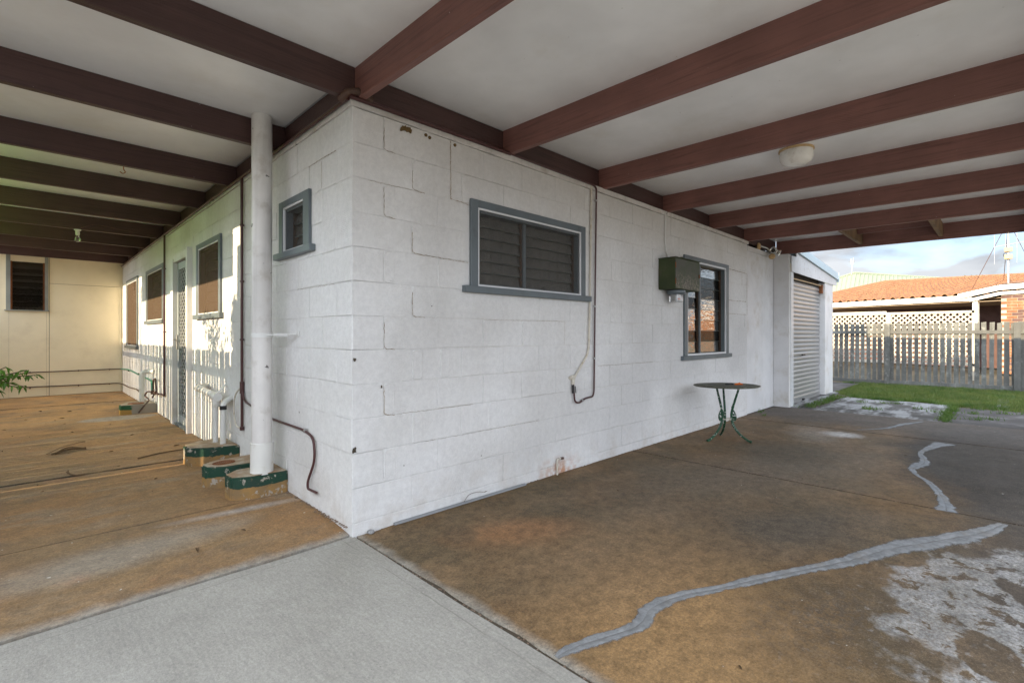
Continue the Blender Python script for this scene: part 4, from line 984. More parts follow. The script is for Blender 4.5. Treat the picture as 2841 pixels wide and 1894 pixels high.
# ------------------------------------------------------------------ concrete pits
def pit(poly, h, m, label, grate=None, z0=SL - .003):
    t = thing('drain_pit', label, 'drain', (sum(p[0] for p in poly) / len(poly), sum(p[1] for p in poly) / len(poly), z0), 'concrete drain pits along the wall')
    bm = bmesh.new(); mb = MB().prism(poly, z0 - .02, h); me = mb.mesh('pit_body', m); bm.from_mesh(me)
    bmesh.ops.bevel(bm, geom=[e for e in bm.edges if all(v.co.z > h - .001 for v in e.verts) or abs(e.verts[0].co.z - e.verts[1].co.z) > .05], offset=.012, segments=2, affect='EDGES')
    bmesh.ops.subdivide_edges(bm, edges=[e for e in bm.edges if e.calc_length() > .06], cuts=2, use_grid_fill=True)
    r = random.Random(len(poly) + int(poly[1][1] * 100))
    for v in bm.verts:
        if v.co.z > z0: v.co += Vector((r.uniform(-1, 1), r.uniform(-1, 1), r.uniform(-1, 1))) * .0016
    bm.to_mesh(me); bm.free(); me.polygons.foreach_set('use_smooth', [True] * len(me.polygons)); me.set_sharp_from_angle(angle=R(50))
    part('pit_body', me, m, t)
    if grate:
        gx, gy, ra, rb = grate
        mb = MB(); 
        for k in range(-5, 6):
            u = k / 5.6 * ra; hl = rb * math.sqrt(max(0, 1 - (k / 5.6) ** 2)); mb.bar((gx + u, gy - hl, h + .002), (gx + u, gy + hl, h + .002), .006, .006)
        part('grate', mb, M['rust'], t)
        mb = MB(); n = 24; mb.tube([(gx + ra * math.cos(a), gy + rb * math.sin(a), h + .002) for a in [2 * math.pi * k / n for k in range(n + 1)]], .005, 6, False); part('grate_ring', mb, M['rust'], t, True)
    rebase(t); return t
def hexa(y0, y1, xo):
    w_ = y1 - y0
    return [(.0, y0), (-xo * .62, y0 + .005), (-xo * .98, y0 + w_ * .25), (-xo, y0 + w_ * .55), (-xo * .80, y1 - .02), (-xo * .3, y1), (.0, y1)]
pit([(-.001, .965), (-.235, .975), (-.352, 1.035), (-.362, 1.15), (-.27, 1.235), (-.001, 1.25)], .2, M['box'], 'green and ochre banded concrete pit under the fat downpipe')
pit([(-.001, 1.36), (-.30, 1.385), (-.402, 1.465), (-.412, 1.555), (-.32, 1.635), (-.001, 1.66)], .2, M['box'], 'green and ochre banded concrete pit with oval grate, second along the wall', (-.275, 1.50, .072, .05))
pit([(-.001, 2.085), (-.235, 2.16), (-.36, 2.255), (-.362, 2.41), (-.23, 2.52), (-.001, 2.56)], .2, M['box'], 'green and ochre banded concrete pit under the white drainage pipes')
pit([(-.001, 5.99), (-.30, 6.0), (-.41, 6.03), (-.415, 6.18), (-.30, 6.42), (-.001, 6.5)], .175, M['box_worn'], 'low worn concrete pit with patch of green beyond the door', (-.225, 6.15, .09, .10))

# ------------------------------------------------------------------ meter box
mt = thing('meter_box', 'mossy green metal meter box on the carport wall overlapping the tall window', 'box', (3.8, -.1, 1.65))
part('cabinet', MB().box((3.52, -.196, 1.65), (4.098, -.002, 1.98), None, .004), M['green_box'], mt)
part('front_panel', MB().box((3.524, -.2, 1.655), (4.094, -.1965, 1.972), None, .001), M['box_front'], mt)
part('lid', MB().box((3.515, -.205, 1.981), (4.103, -.001, 1.988)), M['green_box'], mt)
part('cable_gland', MB().tube([(3.93, -.06, 1.985), (3.93, -.06, 2.04)], .022, 14), M['black'], mt, True)
part('hinge', MB().tube([(3.5225, -.2, 1.70), (3.5225, -.2, 1.76)], .005, 6), M['rust'], mt); part('hinge', MB().tube([(3.5225, -.2, 1.87), (3.5225, -.2, 1.93)], .005, 6), M['rust'], mt)
part('latch', MB().box((4.07, -.208, 1.80), (4.085, -.2, 1.84)), M['rust'], mt)
rebase(mt)
me_ = thing('electric_meter', 'round glass electricity meter hanging below the green box', 'meter', (3.72, -.1, 1.55))
part('base', MB().lathe([(.085, .049), (.098, .042), (.098, .015), (.085, 0)], (3.71, -.11, 1.60), 26), M['grey_trim'], me_, True)
part('dome', MB().lathe([(.074, .0), (.074, -.075), (.066, -.083), (.001, -.085)], (3.71, -.11, 1.60), 26), M['clear'], me_, True)
part('mechanism', MB().box((3.665, -.145, 1.53), (3.755, -.075, 1.60)).lathe([(.05, 0), (.05, .004)], (3.71, -.11, 1.565), 18), M['metal'], me_)
part('dial', MB().box((3.68, -.149, 1.545), (3.73, -.1455, 1.56)), M['orange'], me_)
rebase(me_)

# ------------------------------------------------------------------ iron table
tc_ = Vector((4.178, -.464, 0)); TZ = .60
tb = thing('garden_table', 'small round iron garden table with chipped green legs by the wall', 'table', tc_)
mb = MB(); mb.lathe([(.001, -.012), (.20, -.012), (.325, -.010), (.342, -.002), (.342, .004), (.325, .008), (.001, .006)], (tc_.x, tc_.y, TZ), 48, (.01, .02, 1))
part('table_top', mb, M['table_top'], tb, True)
for k in range(3):
    a = math.atan2(-.71 + .464, 4.201 - 4.178) + k * 2 * math.pi / 3
    d = Vector((math.cos(a), math.sin(a), 0))
    pr = [(.135, TZ - .012), (.115, .52), (.085, .42), (.062, .33), (.055, .27), (.062, .21), (.09, .14), (.15, .07), (.215, .025), (.246, .008)]
    P = smoothpath([tc_ + d * r + Vector((0, 0, z)) for r, z in pr], 4); n = len(P)
    mb = MB(); mb.tube(P, [.0105 + .003 * math.sin(math.pi * j / n) for j in range(n)], 9)
    mb.tube([tc_ + d * .240 + Vector((0, 0, .012)), tc_ + d * .262 + Vector((0, 0, .008))], .015, 9)
    lg = part('leg', mb, M['table_leg'], tb, True)
    # scroll ornament on the outside of the leg
    q = Vector((-d.y, d.x, 0)); mb = MB()
    sc_ = [(.058, .345), (.078, .325), (.098, .285), (.102, .25), (.090, .222), (.072, .212), (.064, .235), (.072, .265)]
    mb.tube(smoothpath([tc_ + d * r + Vector((0, 0, z)) for r, z in sc_], 4), .007, 7)
    for r, z, s_ in [(.082, .255, .017), (.078, .285, .012), (.083, .230, .010), (.062, .365, .010)]:
        mb.lathe([(.001, -s_ * .5), (s_ * .8, -s_ * .35), (s_, 0), (s_ * .8, s_ * .35), (.001, s_ * .5)], tc_ + d * r + Vector((0, 0, z)), 8, q)
    part('scroll', mb, M['table_leg'], lg, True)
mb = MB(); n = 24; mb.tube([tc_ + Vector((.056 * math.cos(2 * math.pi * k / n), .056 * math.sin(2 * math.pi * k / n), .232)) for k in range(n + 1)], .006, 6, False); part('brace_ring', mb, M['old_white_pipe'], tb, True)
mb = MB(); mb.tube([tc_ + Vector((.132 * math.cos(2 * math.pi * k / n), .132 * math.sin(2 * math.pi * k / n), TZ - .016)) for k in range(n + 1)], .006, 6, False); part('top_ring', mb, M['table_leg'], tb, True)
for c_ in tb.children: c_.location -= tb.location
# things on the table
rt = Vector((.7104, -.7038, 0))
def on_table(off, back=0): p = tc_ + rt * off + Vector((.7038, .7104, 0)) * back; return p.x, p.y
x, y = on_table(.045, .02); solo('pliers', MB().tube(smoothpath([(x - .03, y + .03, TZ + .013), (x - .01, y + .022, TZ + .018), (x + .02, y - .01, TZ + .018), (x + .03, y - .03, TZ + .013)], 4), [.007] * 13, 8).tube([(x - .03, y + .02, TZ + .014), (x + .03, y - .02, TZ + .016)], .007, 8), M['black'], 'black handled tool lying on the table, left of the orange one', 'tool', True)
x, y = on_table(.14, .0); solo('peg', MB().tube([(x - .035, y + .03, TZ + .010), (x + .0, y, TZ + .018), (x + .03, y - .03, TZ + .012)], [.010, .013, .007], 9).tube([(x, y, TZ + .02), (x + .01, y - .01, TZ + .03)], [.010, .006], 8), M['orange'], 'small orange plastic item lying on the iron table', 'tool', True)
x, y = on_table(.25, -.02); solo('knife', MB().tube([(x - .03, y + .03, TZ + .010), (x + .035, y - .03, TZ + .010)], [.005, .006], 8), M['black'], 'slim black item lying at the right of the iron table', 'tool', True)

# ------------------------------------------------------------------ small things on walls and floor
st = thing('aluminium_strip', 'grey channel strip lying along the foot of the carport wall', 'strip', (.84, -.02, 0))
mb = MB(); a = Vector((.267, -.012, .004)); b = Vector((1.413, -.028, .004)); mb.bar(a, b, .020, .003).bar(a + Vector((0, -.0085, .005)), b + Vector((0, -.0085, .005)), .003, .012).bar(a + Vector((0, .0085, .005)), b + Vector((0, .0085, .005)), .003, .009); part('channel', mb, M['strip_grey'], st); rebase(st)
mb = MB()
for k in range(9):
    x = .32 + k * .0085; z = 2.425 + .010 * math.sin(k * .5) + (k > 5) * .012
    mb.tube([(x - .003, -.008, z), (x + .003, -.009, z + .022 + .006 * (k % 2))], [.0065, .0055], 7)
solo('wasp_nest', mb, M['wasp'], 'brown mud wasp nest stuck under the wall top near the corner', 'nest', True)
for x, z, lb in [(.505, 2.452, 'left of two small mud cells right of the nest'), (.534, 2.444, 'right of two small mud cells right of the nest'), (.742, 2.452, 'lone small mud cell further along the wall top')]:
    solo('mud_cell', MB().lathe([(.004, 0), (.011, 0), (.010, .008), (.006, .009)], (x, .0, z), 12, (0, -1, .2)), M['wasp'], lb, 'nest', True, group='mud cells under the wall top')
def chip(T, u, z, s, seed, m, name, lb):
    r = random.Random(seed); poly = []
    for k in range(11):
        a = 2 * math.pi * k / 11; rr = s * r.uniform(.5, 1.1); poly.append((u + rr * math.cos(a) * .8, z + rr * 1.2 * math.sin(a)))
    mb = MB(); mb.face([T(p[0], .0056, p[1]) for p in poly]); 
    return part(name, mb, M[m], house)
for args in [('R', .010, .498, .020, 1), ('R', .012, 1.02, .012, 2), ('R', .184, .851, .010, 3), ('L', .759, .635, .008, 4), ('R', .55, 1.35, .005, 6), ('R', .98, .30, .005, 8), ('R', .34, .35, .005, 9)]:
    chip(uv(args[0]), *args[1:], 'crack_dirt', 'paint_chip', '')
def crackline(T, pts, seed, wd=.0016):
    r = random.Random(seed); P = []
    for (a, b) in zip(pts, pts[1:]):
        k = max(2, int(math.hypot(b[0] - a[0], b[1] - a[1]) / .012))
        for i in range(k): t = i / k; P.append((a[0] + (b[0] - a[0]) * t + r.uniform(-.0025, .0025), a[1] + (b[1] - a[1]) * t + r.uniform(-.0025, .0025)))
    P.append(pts[-1]); mb = MB()
    for a, b in zip(P, P[1:]):
        dx, dz = b[0] - a[0], b[1] - a[1]; l_ = math.hypot(dx, dz) or 1; nx, nz_ = -dz / l_, dx / l_; w0 = wd * r.uniform(.3, 1.3)
        mb.face([T(a[0] - nx * w0, .0052, a[1] - nz_ * w0), T(b[0] - nx * w0, .0052, b[1] - nz_ * w0), T(b[0] + nx * w0, .0056, b[1] + nz_ * w0), T(a[0] + nx * w0, .0056, a[1] + nz_ * w0)])
    part('paint_crack', mb, M['tan_crack'], house)
TR, TL = uv('R'), uv('L'); r_ = random.Random(77)
def pad(T, u, z, w_, h_, seed):
    r = random.Random(seed); mb = MB(); ring = []
    cr = .022; 
    for (cx_, cz_, a0) in ((u + w_ - cr, z + h_ - cr, 0), (u + cr, z + h_ - cr, 90), (u + cr, z + cr, 180), (u + w_ - cr, z + cr, 270)):
        for k in range(4): a = R(a0 + 30 * k); ring.append((cx_ + cr * math.cos(a) + r.uniform(-.002, .002), cz_ + cr * math.sin(a) + r.uniform(-.003, .003)))
    cx_, cz_ = u + w_ / 2, z + h_ / 2; n = len(ring); hgt = .0045
    lay = [(1.0, -.002), (1.0, .0015), (.93, hgt), (.7, hgt - .001)]
    for li in range(3):
        for k in range(n):
            q = []
            for (kk, ll) in ((k, li), ((k + 1) % n, li), ((k + 1) % n, li + 1), (k, li + 1)):
                f_, o_ = lay[ll]; q.append(T(cx_ + (ring[kk][0] - cx_) * f_, o_, cz_ + (ring[kk][1] - cz_) * (1 - (1 - f_) * .35)))
            mb.face(q)
    mb.face([T(cx_ + (p[0] - cx_) * .7, lay[3][1], cz_ + (p[1] - cz_) * (1 - .3 * .35)) for p in ring])
    part('render_patch', mb, M['block'], house, True)
for row in range(1, 12):
    z = .075 + .2 * row; u = .202 if row % 2 else .402
    pad(TR, u + .002, z + .004, r_.uniform(.066, .080), .19, row)
    if row in (11, 10, 9, 8, 6, 5, 3): crackline(TR, [(u, z + r_.uniform(.12, .19)), (u, z + .012), (u + .02, z + .002), (u + r_.uniform(.07, .10), z - .002)], row)
for row, u in ((10, .80), (7, .60), (5, 1.4), (4, .62), (2, 1.05), (8, 2.62), (6, 2.6)): pad(TR, u + .004, .079 + .2 * row, .07, .188, row + 60)
for row, u in ((10, .40), (8, .20), (3, .80)): pad(TL, u + .004, .079 + .2 * row, .07, .188, row + 90)
crackline(TR, [(.703, 2.468), (.704, 2.30), (.705, 2.079), (.78, 2.076), (.868, 2.066)], 1, .0022)
crackline(TR, [(.50, 1.676), (.60, 1.672), (.72, 1.668), (.855, 1.664)], 3); crackline(TR, [(.10, 2.073), (.20, 2.07), (.40, 2.078)], 4, .001)
crackline(TR, [(5.41, 2.056), (5.75, 2.05), (6.08, 2.045)], 5, .003); crackline(TR, [(6.095, 2.04), (6.09, 1.84), (6.095, 1.45)], 6, .003); crackline(TR, [(5.40, 1.634), (5.75, 1.632), (6.06, 1.64)], 7, .003); crackline(TR, [(5.9, 2.04), (5.9, 1.86)], 8, .0025); crackline(TR, [(5.42, 1.45), (5.8, 1.45), (6.06, 1.447)], 9, .002)
crackline(TR, [(1.0, 1.27), (1.6, 1.275), (1.92, 1.275), (1.915, 1.08)], 10, .0007); crackline(TR, [(.5, .475), (1.0, .476), (1.6, .474)], 11, .0008); crackline(TR, [(.3, .676), (.9, .674)], 12, .0008); crackline(TR, [(2.4, .875), (3.4, .874)], 13, .0009)
crackline(TL, [(.20, 2.27), (.38, 2.275), (.60, 2.27)], 14, .0018); crackline(TL, [(.40, 2.26), (.40, 2.09)], 15, .0012); crackline(TL, [(.22, 1.47), (.8, 1.475)], 16, .0008)
# debris at the wall foot and in the seam: loose grit
def grit(name, spots, mat, label, seed):
    r = random.Random(seed); mb = MB()
    for (x, y, z, s) in spots:
        n = 5; h = s * r.uniform(.5, .9); a0 = r.uniform(0, 6)
        mb.lathe([(s * .6, 0), (s, h * .4), (s * .55, h)], (x, y, z - s * .1), n, (r.uniform(-.3, .3), r.uniform(-.3, .3), 1))
    o = link(name, mb.mesh(name, mat, False)); o['kind'] = 'stuff'; return o
r = random.Random(3); sp_ = []
for k in range(190): sp_.append((.02 + r.gauss(0, .005), -.08 - r.random() * 2.9, -.006, r.uniform(.0025, .007)))
for k in range(160): sp_.append((-.006 - abs(r.gauss(0, .012)), r.uniform(.04, .96), SL, r.uniform(.002, .008)))
for k in range(140): sp_.append((-.006 - abs(r.gauss(0, .012)), r.uniform(2.6, 9.4), SL, r.uniform(.003, .009)))
for k in range(200): sp_.append((r.uniform(.1, 7.1), -.006 - abs(r.gauss(0, .012)), 0, r.uniform(.002, .007)))
for k in range(60): sp_.append((2.99 + r.gauss(0, .005), -r.random() * 3, -.004, r.uniform(.003, .006)))
grit('loose_grit', sp_, M['stone'], '', 5)
solo('stone', MB().lathe([(.014, 0), (.022, .006), (.019, .016), (.006, .022)], (.105, -.022, 0), 7), M['grey_stone'], 'single grey stone at the wall foot right of the corner', 'stone')
def leaf_piece(mb, x, y, z, s, a, curl=.3, ln=1.8):
    c, s_ = math.cos(a), math.sin(a)
    P = [(-1, 0, 0), (-.4, .42, curl), (.3, .36, curl * .8), (1, 0, .1), (.3, -.36, curl * .9), (-.4, -.42, curl)]
    Q = [(x + (p[0] * ln * c - p[1] * s_) * s, y + (p[0] * ln * s_ + p[1] * c) * s, z + p[2] * s) for p in P]
    m = (x, y, z); 
    for k in range(6): mb.face([Q[k], Q[(k + 1) % 6], m])
lv = [(-1.522, 5.586), (-1.346, 6.375), (-1.007, 6.193), (-.762, 3.358), (-.261, 3.225), (-.967, 4.868), (-1.5, 4.1), (-.6, 5.2), (-1.2, 7.2), (-.5, 4.2), (-1.27, 2.41), (-.9, 6.9), (-.3, 1.9), (-.7, .3), (-.45, .42)]
mb = MB()
for k, (x, y) in enumerate(lv): leaf_piece(mb, x, y, SL + .004, r.uniform(.010, .022), r.uniform(0, 6), .5)
for k in range(26): leaf_piece(mb, r.uniform(-1.8, -.1), r.uniform(.3, 9), SL + .002, r.uniform(.005, .011), r.uniform(0, 6), .5)
for k in range(14): leaf_piece(mb, r.uniform(.3, 5), r.uniform(-2.6, -.2), .002, r.uniform(.004, .009), r.uniform(0, 6), .5)
o = link('leaf_litter', mb.mesh('leaf_litter', M['dry'])); o['kind'] = 'stuff'
mb = MB(); rr_ = random.Random(8)
for k in range(9):
    a = rr_.uniform(-.5, .5)
    mb.tube(smoothpath([(-1.16 + rr_.uniform(-.02, .02), 3.60 + rr_.uniform(-.05, .05), SL + .006), (-1.05, 3.66 + rr_.uniform(-.05, .05), SL + .02 + rr_.uniform(0, .02)), (-.92, 3.70 + rr_.uniform(-.06, .06), SL + .008)], 4), .003, 5)
mb.tube(smoothpath([(-1.20, 3.62, SL + .01), (-1.10, 3.82, SL + .02), (-.98, 3.98, SL + .02), (-.90, 4.10, SL + .008)], 5), .003, 5)
solo('twig_bundle', mb, M['dry'], 'tangled dry palm twigs lying on the patio slab', 'twigs', True)
solo('twig', MB().tube(smoothpath([(-1.09, 2.75, SL + .006), (-1.10, 2.64, SL + .018), (-1.06, 2.54, SL + .008), (-1.0, 2.53, SL + .006)], 5), .006, 6), M['dry'], 'short curled twig lying across the dark patio joint', 'twig', True)
solo('twig', MB().tube(smoothpath([(-.62, 2.86, SL + .006), (-.42, 2.93, SL + .012), (-.20, 3.0, SL + .006)], 5), .006, 6), M['dry'], 'long thin twig lying near the pit with white pipes', 'twig', True)
mb = MB(); mb.tube(smoothpath([(.80, -.03, .02), (.86, -.012, .05), (.93, -.02, .055), (.98, -.03, .045)], 4), .0015, 5); leaf_piece(mb, 1.0, -.03, .043, .012, .2); solo('dry_stalk', mb, M['dry'], 'dry leaf on a thin stalk resting on the grey strip', 'leaf', True)

# ------------------------------------------------------------------ garage
gr = thing('garage', 'small sheet metal garage with cream roller door and sloping blue edged roof', 'garage', (8.8, 1.5, 0))
gy = -.23
part('jamb', MB().box((7.45, gy, .01), (7.495, gy + .1, 2.17), None, .003), M['garage'], gr)
part('jamb_cover', MB().box((7.345, gy - .004, .01), (7.45, gy + .09, 2.172), None, .003), M['garage'], gr)
part('front_pier', MB().box((9.46, gy, .02), (10.06, gy + .12, 2.15), None, .004), M['panel_white'], gr)
def zt(x): return 2.52 - (x - 7.35) * .0875
P = [(7.345, 2.172), (10.08, 2.146), (10.30, 2.15), (10.30, zt(10.3)), (7.60, zt(7.60)), (7.598, 2.43), (7.345, 2.425)]
mb = MB(); n = len(P); A = [(p[0], gy - .016, p[1]) for p in P]; B = [(p[0], gy + .004 - .007, p[1]) for p in P]; mb.face(A); mb.face(B[::-1])
for k in range(n): mb.face([A[k], A[(k + 1) % n], B[(k + 1) % n], B[k]])
part('gable_fascia', mb, M['garage'], gr)
mb = MB(); P = [(7.66, zt(7.66) + .006), (10.36, zt(10.36) + .006), (10.36, zt(10.36) + .135), (7.66, zt(7.66) + .135)]
A = [(p[0], gy - .045, p[1]) for p in P]; B = [(p[0], gy + .12, p[1]) for p in P]; mb.face(A); mb.face(B[::-1])
for k in range(4): mb.face([A[k], A[(k + 1) % 4], B[(k + 1) % 4], B[k]])
part('roof_capping', mb, M['capping'], gr)
mb = MB(); mb.face([(7.66, gy + .1, zt(7.66) + .10), (10.45, gy + .1, zt(10.45) + .10), (10.45, 6, zt(10.45) + .10), (7.66, 6, zt(7.66) + .10)]); part('roof_sheet', mb, M['garage'], gr)
part('end_cap', MB().box((10.33, gy - .05, zt(10.36) - .03), (10.375, gy + .0, zt(10.36) + .15)), M['capping'], gr)
mb = MB(); mb.box((10.0, gy + .13, 0), (10.06, 6, 2.3)).box((7.5, 5.9, 0), (10, 6, 2.3)); part('side_wall', mb, M['panel_white'], gr)
mb = MB(); mb.box((7.5, .35, 0), (10.0, .36, 2.45)); part('inner_shade', mb, M['dark'], gr)
nsl = 27; z0 = .05; hh = (2.06 - z0) / nsl
prof = [(0, 0), (.10, .010), (.30, .016), (.62, .016), (.82, .008), (.92, -.004), (1.0, -.004)]
mbv = MB()
for k in range(len(prof) - 1):
    (a, b), (c_, d_) = prof[k], prof[k + 1]
    mbv.face([(0, -b, a * hh), (1.95, -b, a * hh), (1.95, -d_, c_ * hh), (0, -d_, c_ * hh)])
sm = mbv.mesh('slat', M['roller'], False, recalc=False)
rd = part('roller_door', MB().box((7.497, gy + .085, .012), (9.455, gy + .10, .05)).box((7.497, gy + .12, .05), (9.455, gy + .125, 2.10)), M['roller'], gr)
for k in range(nsl):
    o = link('slat', sm, rd); o.location = (7.50, gy + .10, z0 + k * hh)
part('handle', MB().box((8.22, gy + .055, .80), (8.38, gy + .075, .825), None, .002), M['black'], rd)
part('handle', MB().box((8.28, gy + .06, .02), (8.38, gy + .08, .05), None, .002), M['black'], rd)
part('drum_shade', MB().box((7.50, gy + .11, 2.07), (9.45, gy + .32, 2.30)), M['dark'], gr)
part('guide_rail', MB().box((7.50, gy + .05, 2.085), (9.45, gy + .06, 2.10)), M['cream_plastic'], gr)
part('roller_bracket', MB().box((9.405, gy + .03, 1.95), (9.45, gy + .09, 2.11)), M['rust'], gr)
rebase(gr)

# ------------------------------------------------------------------ paling fences
pick_cache = []
for s_ in range(6):
    r_ = random.Random(40 + s_); mb = MB(); wv_ = .088; n = 5; v = []
    L_ = 1.33
    for k in range(n + 1):
        z = L_ * k / n; dx = r_.uniform(-.004, .004); wi = wv_ / 2 + r_.uniform(-.003, .003)
        top = r_.uniform(-.01, .01) if k == n else 0
        v += [(-.008, dx - wi, z + top), (.008, dx - wi, z + top), (.008, dx + wi, z - top), (-.008, dx + wi, z - top)]
    f = []
    for k in range(n):
        for j in range(4): a = k * 4 + j; b = k * 4 + (j + 1) % 4; f.append((a, b, b + 4, a + 4))
    f += [(0, 1, 2, 3), (n * 4, n * 4 + 1, n * 4 + 2, n * 4 + 3)]
    mb.v = v; mb.f = f; mb.mi = [0] * len(f); pick_cache.append(mb)
def fence(label, a, b, h, mat, pitch, posts, gapfac=0, rails_front=True, seed=1, base=.03, ph=.2, hjit=.012, front=-1, ws=1.0, pj=.006):
    """paling fence from a to b (ground points)"""
    a = Vector((*a, 0)); b = Vector((*b, 0)); d = (b - a); Lf = d.length; d.normalize(); ang = math.atan2(d.y, d.x) - R(90)
    t = thing('paling_fence', label, 'fence', (a + b) / 2)
    meshes = [m.mesh('picket', M[mat]) for m in pick_cache]
    r_ = random.Random(seed); q = Vector((d.y, -d.x, 0)) * front
    n = int(Lf / pitch)
    for k in range(n):
        p = a + d * (k + .5) * pitch
        o = link('picket', meshes[r_.randrange(6)], t); hs = (h - base + r_.uniform(-hjit, hjit)) / 1.33
        o.location = p - (a + b) / 2 + Vector((0, 0, base)) + d * r_.uniform(-pj, pj); o.rotation_euler = (r_.uniform(-.008, .008), 0, ang); o.scale = (1, r_.uniform(.80, .93) * ws, hs)
    for z, hh_ in ((h - ph, .075), (.06, .085)):
        for j in range(len(posts) - 1):
            pa = a + d * (posts[j] + .03) + q * .03; pb = a + d * (posts[j + 1] - .03) + q * .03
            mb = MB(); mb.bar((*pa.xy, z), (*pb.xy, z + r_.uniform(-.01, .01)), .04, hh_); part('rail', mb, M[mat], t)
    for s_ in posts:
        p = a + d * s_ + q * .045
        mb = MB(); mb.box((-.05, -.05, -.1), (.05, .05, h + .0), Matrix.Translation(p) @ Matrix.Rotation(ang, 4, 'Z'), .004); part('post', mb, M[mat], t)
    for c in t.children:
        if c.name.split('.')[0] != 'picket': c.location -= t.location
    return t
fence('weathered grey paling fence with rails across the back of the yard', (13, 2.6), (13, -8.0), 1.42, 'fence_wood', .111, [.1, 3.31, 5.42, 8.0, 10.5], seed=2, front=1)
fence('tall grey paling fence along the patio side of the yard', (-2.42, 10.0), (-2.42, .2), 1.73, 'fence_wood', .0975, [.1, 2.6, 5.2, 7.7, 9.7], seed=4, base=.0, front=1, ws=1.10, pj=.011)
# unseen house-shaped block, added to keep low sun off the carport floor
nb = thing('sun_blocker', 'unseen tall cream block added beyond the side fence to stop the sun', 'house', (-11, -2, 0))
part('wall', MB().box((-15, -4.0, -.05), (-9.6, 2.16, 5.15)), M['cream'], nb)
part('roof', MB().box((-15.1, -4.05, 5.15), (-9.55, 2.17, 5.2)), M['garage'], nb); rebase(nb)

# ------------------------------------------------------------------ lawn and weeds
struct('lawn', MB().box((9.32, -5.2, -.05), (13.6, -.2, -.022)).box((-2.6, 2.2, -.05), (-2.0, 9.7, .0)), M['earth'])
def blades(name, pts, hmin, hmax, wd, mat, seed, parent=None):
    rg = np.random.default_rng(seed); n = len(pts); pts = np.array(pts)
    a = rg.uniform(0, 2 * np.pi, n); h = rg.uniform(hmin, hmax, n); lean = rg.uniform(.2, .9, n) * h; la = rg.uniform(0, 2 * np.pi, n)
    dx = np.cos(a) * wd / 2; dy = np.sin(a) * wd / 2
    v = np.zeros((n, 3, 3)); v[:, 0] = pts; v[:, 1] = pts
    v[:, 0, 0] -= dx; v[:, 0, 1] -= dy; v[:, 1, 0] += dx; v[:, 1, 1] += dy
    v[:, 2] = pts; v[:, 2, 0] += np.cos(la) * lean; v[:, 2, 1] += np.sin(la) * lean; v[:, 2, 2] += h
    me = bpy.data.meshes.new(name); me.vertices.add(n * 3); me.vertices.foreach_set('co', v.ravel()); me.loops.add(n * 3); me.loops.foreach_set('vertex_index', np.arange(n * 3)); me.polygons.add(n); me.polygons.foreach_set('loop_start', np.arange(n) * 3); me.polygons.foreach_set('loop_total', np.full(n, 3)); me.update(); me.materials.append(mat)
    return link(name, me, parent)
rg = np.random.default_rng(2)
P = []
while len(P) < 90000:
    x = rg.uniform(9.2, 12.98); y = rg.uniform(-6, -.22)
    edge = 9.62 + .10 * math.sin(y * 7) + .05 * math.sin(y * 23)
    if y < -2.05: edge = 9.42 + .05 * math.sin(y * 19)
    if y > -.75: edge = 9.6 + (y + .75) * 1.2
    if x > edge: P.append((x, y, -.022))
o = blades('grass', P, .025, .075, .006, M['grass'], 1); o['kind'] = 'stuff'
P = []
def tuft(x, y, n, s):
    for k in range(n): P.append((x + rg.normal() * s, y + rg.normal() * s, -.01))
for k in range(34): t = k / 33; tuft(9.45 - 2.0 * t + rg.normal() * .05, -2.06 + rg.normal() * .02, int(10 + 26 * abs(math.sin(k * 1.7))), .035)
for k in range(26): t = k / 25; tuft(7.6 + 2.0 * t, -.42 + rg.normal() * .04, int(10 + 30 * abs(math.sin(k * 1.3))), .04)
for x, y in [(8.0, -1.15), (8.05, -1.22), (8.1, -1.1), (9.0, -1.2), (9.1, -1.35), (8.6, -1.7), (8.9, -.9), (7.95, -2.35), (8.1, -2.5), (8.9, -2.6), (8.6, -2.3), (8.4, -1.9)]: tuft(x, y, 40, .05)
for x, y in [(6.45, -.06), (6.6, -.04), (6.2, -.2), (7.42, -.28)]: tuft(x, y, 14, .02)
for k in range(60): tuft(9.62 + .10 * math.sin((-.6 - k * .028) * 7) + rg.normal() * .05, -.6 - k * .028, 26, .035)
for k in range(45): tuft(rg.uniform(9.7, 12.8), rg.uniform(-5, -.4), 70, .09)
for k in range(90): tuft(12.9 + rg.normal() * .05, rg.uniform(-3.6, .2), 22, .05)
for k in range(20): tuft(9.3 + rg.normal() * .15, -2.3 - k * .13, 20, .05)
o = blades('weeds', P, .02, .075, .010, M['weed'], 7); o['kind'] = 'stuff'
def leafcloud(n, cen, rad, size, seed, shell=.35, lobes=9):
    rg = np.random.default_rng(seed); lob = rg.normal(size=(lobes, 3)); lob /= np.linalg.norm(lob, axis=1)[:, None]; lob *= rg.uniform(.25, .75, (lobes, 1)); lr = rg.uniform(.25, .5, lobes)
    w_ = rg.integers(0, lobes, n); d = rg.normal(size=(n, 3)); d /= np.linalg.norm(d, axis=1)[:, None]
    p = lob[w_] + d * (lr[w_] * rg.uniform(shell, 1, n))[:, None]
    p = p * np.array(rad) + np.array(cen)
    a = rg.normal(size=(n, 3)); a /= np.linalg.norm(a, axis=1)[:, None]; b = np.cross(a, rg.normal(size=(n, 3))); b /= np.linalg.norm(b, axis=1)[:, None]
    s = (size * rg.uniform(.6, 1.3, n))[:, None]
    v = np.stack([p - a * s, p + b * s * .42, p + a * s, p - b * s * .42], 1).reshape(-1, 3)
    return v
